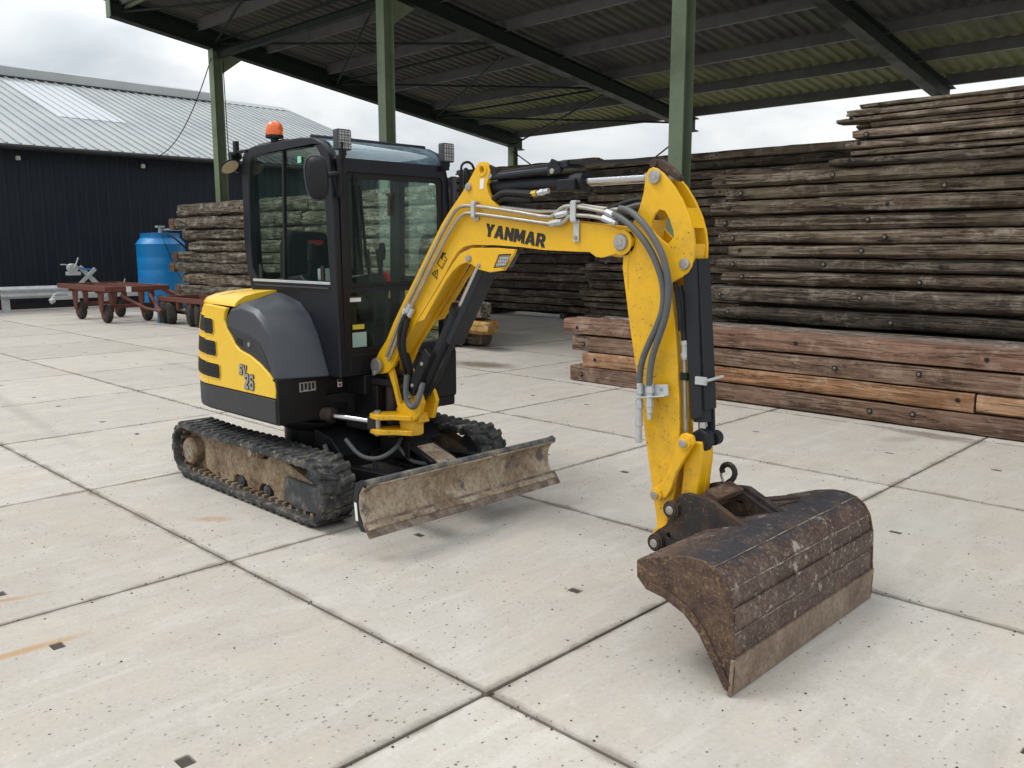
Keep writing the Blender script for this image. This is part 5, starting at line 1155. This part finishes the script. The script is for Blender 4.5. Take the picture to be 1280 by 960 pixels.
def pin(x, z, y, r=.028, name='pin', d=.014, par=None):
    g = G().lathe([(0, d), (r*.42, d), (r*.45, d*.8), (r*.45, d*.9), (r*.9, d*.85), (r, d*.6), (r, 0), (0, 0)], (x, y, z), (0, -1, 0), 20)
    return part(name, g, BRIGHT, par or bo, smooth=40)
pin(-1.352, 2.002, BN, .022); pin(-1.351, 1.614, BN-.004, .020); pin(-.300, 1.698, BN, .040, d=.02); pin(-1.27, 1.575, BN-.004, .012)
part('pivot_collar', G().cyl((-.300, BN-.004, 1.698), (-.300, BN+.004, 1.698), .060, n=26), YELLOW, bo, bevel=.003)
part('pivot_boss', G().cyl((-.300, BN, 1.698), (-.300, BF, 1.698), .050, n=24), RUSTD, bo)
part('ear_sticker', G().prism([(-1.265, 1.985), (-1.235, 1.99), (-1.228, 2.045), (-1.26, 2.04)], 'y', BN-.002, BN), WHITE, bo)
word('YANMAR', .0655, (-1.226, BN-.0006, 1.737), -.145, bo, 'brand_lettering', BLK, .13, 1.16, .08, .0012, .0022, BLK)
# warning decals along the boom foot
def on_boom(u, v):
    o = Vector((-1.628, 0, 1.487)); a = Vector((.628, 0, .778)).normalized(); b = Vector((-a[2], 0, a[0])); p = o+a*u+b*v; return (p[0], p[2])
dk = part('warning_decal', G().prism([on_boom(.0, .002), on_boom(.055, .032), on_boom(.0, .062)], 'y', BN-.0016, BN, holes=[[on_boom(.007, .012), on_boom(.042, .032), on_boom(.007, .052)]]), BLK, bo)
part('decal_mark', G().prism([on_boom(.012, .028), on_boom(.028, .03), on_boom(.028, .036), on_boom(.012, .04)], 'y', BN-.0014, BN), BLK, dk)
part('decal_frame', G().prism([on_boom(.075, .005), on_boom(.15, .005), on_boom(.15, .06), on_boom(.075, .06)], 'y', BN-.0012, BN, holes=[[on_boom(.080, .010), on_boom(.145, .010), on_boom(.145, .055), on_boom(.080, .055)]]), BLK, bo)
for k in range(3): part('decal_mark', G().cyl((on_boom(.088+k*.02, .018)[0], BN-.0016, on_boom(.088+k*.02, .018)[1]), (on_boom(.088+k*.02, .018)[0], BN, on_boom(.088+k*.02, .018)[1]), .004, n=8), BLK, dk)
part('decal_mark', G().prism([on_boom(.12, .035), on_boom(.15, .05), on_boom(.165, .03), on_boom(.170, .04), on_boom(.155, .062), on_boom(.12, .05)], 'y', BN-.0018, BN-.0004), BLK, dk)
# steel pipes and clamps on the near side
pp1 = [(-2.10, 1.0), (-1.931,1.270),(-1.835,1.392),(-1.588,1.720),(-1.47,1.85),(-1.435,1.882),(-1.382,1.903),(-1.285,1.898),(-0.982,1.860),(-0.742,1.822),(-0.704,1.833),(-0.652,1.872),(-0.6,1.876),(-0.524,1.866),(-0.41,1.846),(-0.345,1.832)]
pp2 = [(-2.075, .975), (-1.900,1.245),(-1.800,1.370),(-1.553,1.690),(-1.44,1.812),(-1.403,1.843),(-1.35,1.862),(-1.286,1.858),(-0.982,1.822),(-0.677,1.783),(-0.64,1.796),(-0.599,1.832),(-0.498,1.826),(-0.42,1.816),(-0.365,1.803)]
part('steel_pipe', G().tube([(x, BN-.022, z) for x, z in pp1], .0105, 10, 1), ZINC, bo); part('steel_pipe', G().tube([(x, BN-.024, z) for x, z in pp2], .0105, 10, 1), ZINC, bo)
part('steel_pipe', G().tube([(-1.30, BN+.03, 1.905), (-.7, BN+.03, 1.84), (-.62, BN+.03, 1.885), (-.38, BN+.03, 1.85), (-.30, BN+.05, 1.86)], .0105, 10, 1), ZINC, bo)
def clamp(x, z0, z1, w=.016, down=0):
    g = G().box(x-w, x+w, BN-.040, BN-.030, z0, z1).box(x-w, x+w, BN-.034, BN, z1-.004, z1+.006).box(x-w, x+w, BN-.034, BN, z0-.006, z0+.004)
    if down: g.box(x-.018, x+.018, BN-.012, BN-.004, z0-down, z0+.01)
    c = part('pipe_clamp', g, GALV, bo, bevel=.003)
    if down: pin(x, z0-down+.022, BN-.012, .010, 'bolt', .008, c)
clamp(-1.285, 1.838, 1.918, .013, .02); clamp(-.572, 1.80, 1.895, .017, .10); clamp(-1.90, 1.225, 1.305, .012)
for i, (x, z) in enumerate(((-.345, 1.830), (-.365, 1.803), (-.66, 1.835), (-.70, 1.795))):
    dx = Vector((.03, 0, -.011 if i < 2 else .004)); part('pipe_fitting', G().cyl(Vector((x, BN-.023, z))-dx, Vector((x, BN-.023, z))+dx, .0165, n=6).cyl(Vector((x, BN-.023, z))+dx*.3, Vector((x, BN-.023, z))+dx*1.6, .014, n=12), GALV, bo)
# big grey hoses over the pivot down the arm
hA = [(-.335, 1.828, BN-.023), (-.28, 1.808, BN-.03), (-.2, 1.762, BN-.04), (-.125, 1.69, BN-.04), (-.07, 1.60, BN-.035), (-.035, 1.50, BN-.03), (-.035, 1.40, BN-.03), (-.065, 1.32, BN-.03), (-.105, 1.245, BN-.03), (-.145, 1.16, BN-.03), (-.158, 1.08, BN-.03), (-.155, 1.02, BN-.03)]
hB = [(-.315, 1.856, BN+.0), (-.25, 1.845, BN-.01), (-.17, 1.80, BN-.035), (-.10, 1.735, BN-.045), (-.04, 1.65, BN-.045), (-.008, 1.55, BN-.04), (-.004, 1.45, BN-.035), (-.018, 1.36, BN-.035), (-.052, 1.27, BN-.035), (-.085, 1.18, BN-.035), (-.098, 1.10, BN-.035), (-.096, 1.04, BN-.035)]
for h in (hA, hB): part('hydraulic_hose', G().tube([(x, y, z) for x, z, y in h], .0155, 10, 2), HOSE, bo)
part('hydraulic_hose', G().tube([(-.30, BN+.05, 1.86), (-.24, BN+.06, 1.875), (-.19, BN+.07, 1.86), (-.15, BN+.07, 1.80)], .013, 8, 2), HOSE, bo)
part('hydraulic_hose', G().tube([(-.42, BN+.03, 1.85), (-.32, BN+.05, 1.885), (-.25, BN+.07, 1.90), (-.18, BN+.08, 1.88)], .013, 8, 2), BHOSE, bo)
# hoses at the boom foot
part('boom_foot_hose', G().tube([(-2.09, BN-.02, 1.0), (-2.11, BN-.02, 1.12), (-2.09, BN-.02, 1.19), (-2.0, BN-.02, 1.25)], .0, 3), BHOSE, bo) if False else None
part('foot_hose', G().tube([(-1.885, BN-.03, 1.275), (-1.93, BN-.04, 1.19), (-1.96, BN-.03, 1.08), (-1.95, BN, .97), (-2.0, BN+.05, .90)], .017, 8, 2), BHOSE, bo)
part('foot_hose', G().tube([(-1.87, BN-.03, 1.25), (-1.90, BN-.04, 1.15), (-1.92, BN-.03, 1.05), (-1.92, BN+.02, .92)], .017, 8, 2), BHOSE, bo)
for (x, z) in ((-1.88, 1.29), (-1.858, 1.265)): part('pipe_fitting', G().cyl((x, BN-.026, z), (x+.03, BN-.024, z+.045), .015, n=8), GALV, bo)
part('grey_loop_hose', G().tube([(-1.90, BN-.02, .90), (-1.905, BN-.03, .80), (-1.89, BN-.03, .735), (-1.845, BN-.03, .705), (-1.80, BN-.03, .735), (-1.79, BN-.01, .80), (-1.80, BN+.02, .86)], .018, 10, 2), HOSE, bo)
part('foot_hose', G().tube([(-1.98, BN+.04, 1.02), (-1.93, BN+.03, .95), (-1.95, BN+.05, .85), (-2.05, BN+.06, .80)], .02, 8, 2), BHOSE, bo)
# boom (lift) cylinder with guard
a, b = Vector((-1.87, Yc-.005, .80)), Vector((-1.335, Yc-.005, 1.600)); u = (b-a).normalized(); nrm = Vector((u[2], 0, -u[0]))
lc = part('lift_cylinder', G().cyl(a, a+u*.60, .042, n=20).cyl(a+u*.57, a+u*.63, .050, n=20).cyl(a-u*.05, a+u*.02, .05, n=16), GUARD, EX, bevel=.003)
part('piston_rod', G().cyl(a+u*.6, b, .020, n=18), CHROME, lc)
part('rod_guard', G().add([tuple(a+u*s_+nrm*d+Vector((0, y, 0))) for s_ in (.42, .99) for d in (.034, .080) for y in (-.040, .075)], [(0, 1, 3, 2), (4, 6, 7, 5), (0, 4, 5, 1), (2, 3, 7, 6), (0, 2, 6, 4), (1, 5, 7, 3)]), GUARD, lc, bevel=.006)
part('cylinder_foot', G().add([tuple(a+u*s_+nrm*d+Vector((0, y, 0))) for s_ in (-.02, .30) for d in (-.055, .02) for y in (-.085, -.04)], [(0, 1, 3, 2), (4, 6, 7, 5), (0, 4, 5, 1), (2, 3, 7, 6), (0, 2, 6, 4), (1, 5, 7, 3)]), BLACK, lc, bevel=.008)
for s_ in (.04, .21): pin(*( (a+u*s_-nrm*.015)[0], (a+u*s_-nrm*.015)[2]), Yc-.09, .012, 'bolt', .01, lc)
part('clamp_band', G().cyl(a+u*.60, a+u*.635, .056, n=18), BLACK, lc)
part('side_hose', G().tube([tuple(a+u*.02+nrm*.06), tuple(a+u*.2+nrm*.075), tuple(a+u*.42+nrm*.06)], .012, 8, 1), BHOSE, lc)
part('foot_pin', G().cyl((-1.90, BN-.03, .77), (-1.90, BF+.03, .77), .022, n=16), BRIGHT, lc)
# arm cylinder on top of the boom
a, b = Vector((-1.352, Yc, 2.0)), Vector((-.131, Yc, 1.990)); 
ac = part('arm_cylinder', G().cyl((-1.30, Yc, 1.998), (-.60, Yc, 1.996), .043, n=22).cyl((-.66, Yc, 1.996), (-.58, Yc, 1.996), .053, n=22).cyl((-1.352, Yc-.05, 2.002), (-1.352, Yc+.05, 2.002), .045, n=18), GUARD, EX, bevel=.004)
part('piston_rod', G().cyl((-.60, Yc, 1.996), (-.20, Yc, 1.994), .024, n=20), CHROME, ac)
part('rod_eye', G().cyl((-.22, Yc, 1.994), (-.17, Yc, 1.993), .030, n=16).cyl((-.131, Yc-.035, 1.990), (-.131, Yc+.035, 1.990), .040, n=18), BRIGHT, ac)
part('feed_pipe', G().tube([(-1.24, Yc-.055, 2.047), (-1.1, Yc-.055, 2.052), (-.70, Yc-.055, 2.062)], .018, 10), GUARD, ac)
part('cylinder_guard', G().prism([(-1.20, 2.045), (-.66, 2.066), (-.66, 2.10), (-1.20, 2.072)], 'y', Yc-.06, Yc+.06), GUARD, ac, bevel=.004)
for x in (-1.19, -.745):
    part('guard_bracket', G().prism([(x-.04, 2.03), (x+.05, 2.04), (x+.03, 2.10), (x-.01, 2.115), (x-.035, 2.08)], 'y', Yc-.072, Yc-.060), BLACK, ac, bevel=.004); pin(x, 2.052, Yc-.072, .014, 'bolt', .01, ac)
part('guard_slide', G().prism([(-.66, 2.083), (-.17, 2.066), (-.17, 2.078), (-.66, 2.097)], 'y', Yc-.05, Yc+.05), BLACK, ac)
part('port_block', G().box(-.72, -.60, Yc-.075, Yc-.03, 1.95, 2.01), BLACK, ac, bevel=.008)
part('cylinder_hose', G().tube([(-1.18, Yc-.06, 1.93), (-1.10, Yc-.07, 1.965), (-.98, Yc-.075, 1.955), (-.87, Yc-.075, 1.945)], .018, 8, 2).tube([(-1.20, Yc-.04, 1.90), (-1.10, Yc-.06, 1.935), (-1.0, Yc-.065, 1.925), (-.9, Yc-.06, 1.92)], .016, 8, 2), BHOSE, ac)
part('hose_fitting', G().cyl((-.88, Yc-.075, 1.946), (-.845, Yc-.075, 1.948), .018, n=8), simple('brass', (.6, .42, .08), .35, .6), ac)
part('hose_fitting', G().cyl((-.84, Yc-.075, 1.948), (-.77, Yc-.072, 1.957), .014, n=8).cyl((-.82, Yc-.075, 1.95), (-.80, Yc-.075, 1.952), .018, n=6), GALV, ac)
part('hose_bundle', G().tube([(-1.25, Yc+.0, 1.93), (-1.15, Yc-.02, 1.90), (-1.0, Yc, 1.88), (-.9, Yc, 1.872)], .026, 8, 2), BHOSE, ac)
part('top_cover', G().prism([(-1.10, 1.878), (-.62, 1.828), (-.62, 1.84), (-1.10, 1.893)], 'y', BN+.03, BF-.01), YELLOW, bo, bevel=.003)
# --- arm ------------------------------------------------------------------------------------
AN, AF = 1.21, 1.33
arm_up = [(-0.168,2.029),(-0.146,2.035),(-0.124,2.028),(-0.085,2.001),(-0.032,1.947),(0.013,1.886),(0.053,1.812),(0.076,1.748),(0.086,1.689),(0.086,1.629),(0.077,1.591),(0.057,1.562),(0.029,1.545),(-0.005,1.528),(-0.021,1.503),(-0.024,1.455),(-0.007,1.347),(0.011,1.201),(0.031,0.981),(0.038,0.832),(0.033,0.679),(0.016,0.521),(-0.012,0.418),(-0.02,.33),(-0.05,0.312),(-0.074,0.335),(-0.08,0.402),(-0.102,0.513),(-0.151,0.764),(-0.189,0.965),(-0.226,1.143),(-0.264,1.332),(-0.291,1.483),(-0.308,1.577),(-0.305,1.642),(-0.290,1.709),(-0.266,1.764),(-0.243,1.804),(-0.217,1.855),(-0.196,1.923),(-0.189,1.98),(-0.181,2.012)]
arm_hole = [(-0.106,1.844),(-0.075,1.836),(-0.052,1.804),(-0.029,1.75),(-0.024,1.718),(-0.057,1.689),(-0.093,1.711),(-0.147,1.759),(-0.146,1.795),(-0.127,1.827)]
ar = part('arm', G().prism(arm_up, 'y', AN, AN+.016, holes=[arm_hole]), YEL_DIRTY, EX, bevel=.004, seg=3)
part('far_side_plate', G().prism(arm_up, 'y', AF-.016, AF, holes=[arm_hole]), YEL_DIRTY, ar, bevel=.004, seg=3)
part('arm_box', G().prism([(-0.290, 1.50), (-0.036, 1.50), (-0.036,1.455),(-0.019,1.347),(-0.001,1.201),(0.019,0.981),(0.026,0.832),(0.021,0.679),(0.004,0.521),(-0.024,0.43),(-0.068,0.402),(-0.090,0.513),(-0.139,0.764),(-0.177,0.965),(-0.214,1.143),(-0.252,1.332)], 'y', AN+.014, AF-.014), YEL_DIRTY, ar, bevel=.003)
for (x0, z0, x1, z1) in ((.066, 1.76, .028, 1.85), (.072, 1.60, .078, 1.69)):
    part('cross_plate', G().prism([(x0-.01, z0), (x0, z0), (x1, z1), (x1-.01, z1)], 'y', AN+.014, AF-.014), YEL_DIRTY, ar)
part('hole_liner', G().prism([(-0.150, 1.70), (-0.155, 1.80), (-0.147, 1.80), (-0.142, 1.70)], 'y', AN+.014, AF-.014).prism([(-.15, 1.69), (-.09, 1.655), (-.085, 1.663), (-.145, 1.70)], 'y', AN+.014, AF-.014), YEL_DIRTY, ar)
part('pivot_tube', G().cyl((-.300, AN, 1.698), (-.300, AF, 1.698), .062, n=24).box(-.30, -.25, AN+.01, AF-.01, 1.63, 1.76), YEL_DIRTY, ar)
part('weld_seam', G().tube([(-.262, AN-.001, 1.66), (-.272, AN-.001, 1.62), (-.278, AN-.001, 1.56), (-.272, AN-.001, 1.48)], .003, 5, 1), YELLOW, ar)
pin(-.131, 1.990, AN, .032, 'pin', .018, ar); pin(.040, 1.601, AN, .026, 'pin', .014, ar); part('far_pin', G().cyl((.062, AN+.02, 1.605), (.062, AF+.02, 1.605), .022, n=16), BRIGHT, ar)
part('head_link', G().prism([(-.185, 2.045), (-.165, 2.075), (-.12, 2.07), (-.06, 2.03), (-.01, 1.985), (-.02, 1.965), (-.08, 2.0), (-.14, 2.035)], 'y', AN+.02, AN+.055), RUSTD, ar, bevel=.004)
part('link_bolt', G().cyl((-.155, AN+.01, 2.055), (-.155, AN+.022, 2.055), .02, n=14), RUSTD, ar)
# quick couplings
cp = part('coupling_bracket', G().prism([(-.180, 1.035), (-.010, 1.052), (-.004, 1.0), (-.176, .972)], 'y', BN-.016, BN-.010).prism([(-.180, .972), (-.004, 1.0), (-.004, 1.005), (-.180, .977)], 'y', BN-.05, BN-.010), GALV, ar, bevel=.001)
pin(-.045, 1.028, BN-.016, .009, 'bolt', .006, cp)
for (x, zt, segs) in ((-.155, 1.045, ((.015, .03), (.019, .02), (.013, .03), (.019, .04), (.016, .05), (.018, .035), (.015, .05), (.017, .03))), (-.097, 1.065, ((.015, .035), (.020, .025), (.014, .02), (.019, .045), (.015, .03), (.011, .03)))):
    z = zt; g = G()
    for k, (r, l) in enumerate(segs): g.cyl((x, BN-.032, z), (x+.003, BN-.032, z-l), r, n=(6 if k in (1, 3) else 14)); z -= l
    part('quick_coupling', g, GALV, ar, bevel=.002)
# --- bucket cylinder with guard along the front of the arm
for (x0, x1, x2, x3, ya, yb, z0, z1, nm) in ((.040, .112, .096, .168, AN+.004, AN+.060, 1.585, .905, 'near'), (.060, .125, .112, .172, AN+.066, AF-.002, 1.60, .945, 'far')):
    pass
bcg = part('bucket_cylinder', G().cyl((.062, Yc, 1.60), (.120, Yc, .90), .036, n=20).cyl((.114, Yc, .96), (.121, Yc, .885), .042, n=20), GUARD, EX, bevel=.003)
part('piston_rod', G().cyl((.118, Yc, .90), (.126, Yc, .80), .019, n=16), CHROME, bcg)
part('cylinder_guard', G().add([(x, y, z) for (x, z) in ((.030, 1.55), (.093, 1.62), (.092, .895), (.150, .915)) for y in (AN+.004, AN+.018)], [(0, 1, 3, 2), (4, 6, 7, 5), (0, 4, 5, 1), (2, 3, 7, 6), (0, 2, 6, 4), (1, 5, 7, 3)]), GUARD, bcg, bevel=.003)
part('cylinder_guard', G().add([(x, y, z) for (x, z) in ((.078, 1.625), (.098, 1.625), (.140, .955), (.160, .945)) for y in (AN+.020, AF-.006)], [(0, 1, 3, 2), (4, 6, 7, 5), (0, 4, 5, 1), (2, 3, 7, 6), (0, 2, 6, 4), (1, 5, 7, 3)]), GUARD, bcg, bevel=.003)
part('guard_clamp', G().box(.115, .172, AN-.006, AN+.004, 1.065, 1.10).cyl((.165, AN-.01, 1.082), (.170, AF+.02, 1.09), .007, n=8), GALV, bcg)
part('guard_extension', G().prism([(.118, .95), (.160, .95), (.168, .84), (.150, .80), (.135, .82)], 'y', AF-.035, AF-.02), GUARD, bcg, bevel=.003)
part('cylinder_hose', G().tube([(.005, AN+.02, 1.50), (.020, AN+.015, 1.45), (.034, AN+.012, 1.32), (.042, AN+.012, 1.25)], .014, 8, 1), BHOSE, bcg)
part('hose_fitting', G().cyl((.042, AN+.01, 1.255), (.046, AN+.01, 1.235), .018, n=6).cyl((.046, AN+.01, 1.235), (.048, AN+.01, 1.17), .014, n=10).cyl((.046, AN+.01, 1.20), (.048, AN+.01, 1.18), .018, n=6), GALV, bcg)
part('arm_pipe', G().tube([(.048, AN+.008, 1.17), (.052, AN+.006, 1.12), (.066, AN+.006, .86), (.060, AN+.02, .80)], .009, 8), ZINC, bcg)
part('pipe_cleat', G().box(.035, .072, AN-.004, AN+.02, 1.075, 1.11), BLACK, bcg)
part('arm_hose', G().tube([(-.01, AN+.0, 1.52), (.018, AN-.004, 1.42), (.030, AN-.002, 1.30)], .012, 8, 1), BHOSE, bcg)
# --- bucket linkage
def link(y0, y1):
    return part('tipping_link', G().prism([(0.09,0.84),(0.128,0.831),(0.138,0.796),(0.106,0.746),(0.052,0.648),(0.022,0.559),(-0.004,0.516),(-0.053,0.49),(-0.08,0.508),(-0.078,0.548),(-0.040,0.575),(0.0,0.641),(0.028,0.722),(0.048,0.793),(.066, .83)], 'y', y0, y1), YEL_DIRTY, EX, bevel=.006, seg=3)
l1 = link(AN-.035, AN-.010); l2 = link(AF+.010, AF+.035)
for (x, z) in ((-.055, .522), (.092, .795)):
    part('link_boss', G().cyl((x, AN-.048, z), (x, AN-.034, z), .034, n=8).cyl((x, AN-.056, z), (x, AN-.046, z), .020, n=16), YEL_DIRTY, l1, bevel=.002); pin(x, z, AN-.055, .020, 'pin', .006, l1)
part('link_pin', G().cyl((.092, AN-.04, .795), (.092, AF+.04, .795), .02, n=14).cyl((-.055, AN-.04, .522), (-.055, AF+.04, .522), .02, n=14), BRIGHT, l1)
part('rod_clevis', G().prism([(.085, .83), (.13, .86), (.165, .84), (.172, .79), (.15, .745), (.11, .74), (.085, .77)], 'y', Yc-.035, Yc+.035), GUARD, bcg, bevel=.012, seg=3)
part('clevis_ear', G().cyl((.145, AF-.01, .80), (.145, AF+.035, .80), .035, n=18), GUARD, bcg, bevel=.004)
pl = part('push_link', G().prism([(.060, .79), (.150, .80), (.156, .72), (.140, .55), (.11, .46), (.07, .45), (.045, .50), (.055, .62)], 'y', Yc-.052, Yc+.052), YEL_DIRTY, EX, bevel=.010, seg=3)
part('link_rib', G().tube([(.1555, Yc, .74), (.141, Yc, .55)], .006, 5), YEL_DIRTY, pl)
# --- coupler plates on the bucket
cpl = [(-.035, .268), (-.055, .295), (-.050, .335), (-.02, .365), (.025, .40), (.055, .45), (.075, .525), (.10, .562), (.13, .572), (.225, .572), (.27, .56), (.36, .515), (.43, .487), (.40, .46), (.25, .40), (.12, .34), (.02, .285)]
b1 = part('bucket_ear', G().prism(cpl, 'y', 1.135, 1.165, holes=[circ(.045, .355, .013, 10)]), RUSTD, EX, bevel=.004)
part('bucket_ear', G().prism(cpl, 'y', 1.385, 1.415, holes=[circ(.045, .355, .013, 10)]), RUSTD, EX, bevel=.004)
for (x, z) in ((-.014, .310), (.068, .487)):
    part('pin_collar', G().cyl((x, 1.108, z), (x, 1.136, z), .042, n=18).cyl((x, 1.10, z), (x, 1.11, z), .034, n=8), RUSTD, b1, bevel=.003); pin(x, z, 1.101, .020, 'pin', .006, b1)
    part('ear_pin', G().cyl((x, 1.13, z), (x, 1.42, z), .022, n=14), BRIGHT, b1)
part('arm_tip_boss', G().cyl((-.030, 1.17, .325), (-.030, 1.38, .325), .040, n=18), YEL_DIRTY, ar)
part('cross_bar', G().prism([(.19, .555), (.27, .545), (.285, .575), (.21, .60)], 'y', 1.165, 1.385).box(.14, .22, 1.165, 1.385, .50, .54), grime('flaking_rust', [(.3, (.035, .022, .017)), (.5, (.10, .055, .035)), (.65, (.19, .13, .09)), (.75, (.26, .20, .15))], 14, bump=1), b1, bevel=.006)
part('rear_gusset', G().prism([(.22, .57), (.285, .575), (.47, .49), (.40, .465), (.30, .50)], 'y', 1.405, 1.445).prism([(.24, 1.385), (.285, 1.385), (.44, 1.64), (.39, 1.64)], 'z', .50, .515), RUSTD, b1, bevel=.004)
hk = G().tube([(x-.052, y-.01, z-.022) for x, y, z in [(.225, 1.40, .575), (.238, 1.405, .60), (.268, 1.41, .625), (.276, 1.415, .66), (.255, 1.415, .688), (.225, 1.415, .690), (.203, 1.415, .668), (.208, 1.415, .645)]], .0135, 10, 1)
part('lifting_hook', hk, RUSTD, b1, bevel=0); part('hook_base', G().box(.13, .22, 1.375, 1.43, .53, .575), RUSTD, b1, bevel=.01); part('safety_catch', G().tube([(.165, 1.40, .58), (.150, 1.402, .61), (.155, 1.404, .635)], .006, 6), BRIGHT, b1)
CRUST = grime('pale_crusted_seam', [(.35, (.08, .06, .05)), (.48, (.14, .11, .09)), (.58, (.34, .30, .25)), (.7, (.45, .41, .36))], 14, None)
# --- bucket ------------------------------------------------------------------------------------
back = [(.255, .432), (.385, .478), (.469, .497), (.530, .498), (.585, .485), (.628, .455), (.657, .410), (.672, .345), (.679, .262), (.683, .175), (.684, .120)]
U0, U1 = .62, 1.91
def smooth_path(P, n):
    for _ in range(n):
        Q = [P[0]]
        for a, b in zip(P[:-1], P[1:]): Q += [(a[0]*.75+b[0]*.25, a[1]*.75+b[1]*.25), (a[0]*.25+b[0]*.75, a[1]*.25+b[1]*.75)]
        P = Q+[P[-1]]
    return P
bk = part('bucket', G().strip(smooth_path(back, 1), U0+.006, U1-.006, .014), BUCKSHELL, EX, bevel=.002, smooth=9)
sideb = [(0.681,0.008),(0.658,0.024),(0.605,0.104),(0.537,0.205),(0.467,0.265),(0.372,0.303),(0.287,0.315),(0.243,0.357),(0.241,0.428)]+[(x+.006, z+.004) for x, z in back[1:-1]]+[(.6935, .12), (.6935, .10), (.688, .006)]
for k, y in enumerate((U0-.006, U1-.008)):
    sp_ = part('bucket_side', G().prism(sideb, 'y', y, y+.014), BUCKSIDE, bk, bevel=.003)
rim = [(.662,.02),(.61,.104),(.541,.21),(.47,.272),(.374,.311),(.29,.323)]
for y0, y1 in ((U0-.014, U0-.006), (U1+.006, U1+.014)):
    ri = [(x+.022, z+.030) for x, z in rim]
    part('side_wear_strip', G().prism(rim+ri[::-1], 'y', y0, y1), BUCKSIDE, bk, bevel=.003)
part('lip_tube', G().strip([(.243, .352), (.238, .39), (.243, .430), (.262, .437)], U0, U1, .012), BUCKSHELL, bk, bevel=.002)
for (x, z) in ((.469, .4975), (.529, .4985), (.586, .484), (.657, .410), (.674, .335), (.6825, .245))[2:]: part('weld_bead', G().tube([(x-.001+.001*math.sin(k*2.1), U0+.01+k*.0635, z+.0012*math.sin(k*1.3+x*90)) for k in range(21)], .0026, 5), CRUST, bk)
part('back_strip', G().strip([(.684, .345), (.6885, .268)], U0+.004, U1-.004, .006), BUCKET, bk, bevel=.001) 
part('cutting_edge', G().prism([(.6945, .150), (.688, .003), (.672, .003), (.680, .150)], 'y', U0-.0095, U1+.0095), EDGE, bk, bevel=.002)
part('inner_shade', G().strip([(x-.016, z-.012) for x, z in back], U0+.01, U1-.01, .004), DARK, bk)  # thin near-black sheet: shade inside the bucket put into colour
bpy.context.view_layer.update()
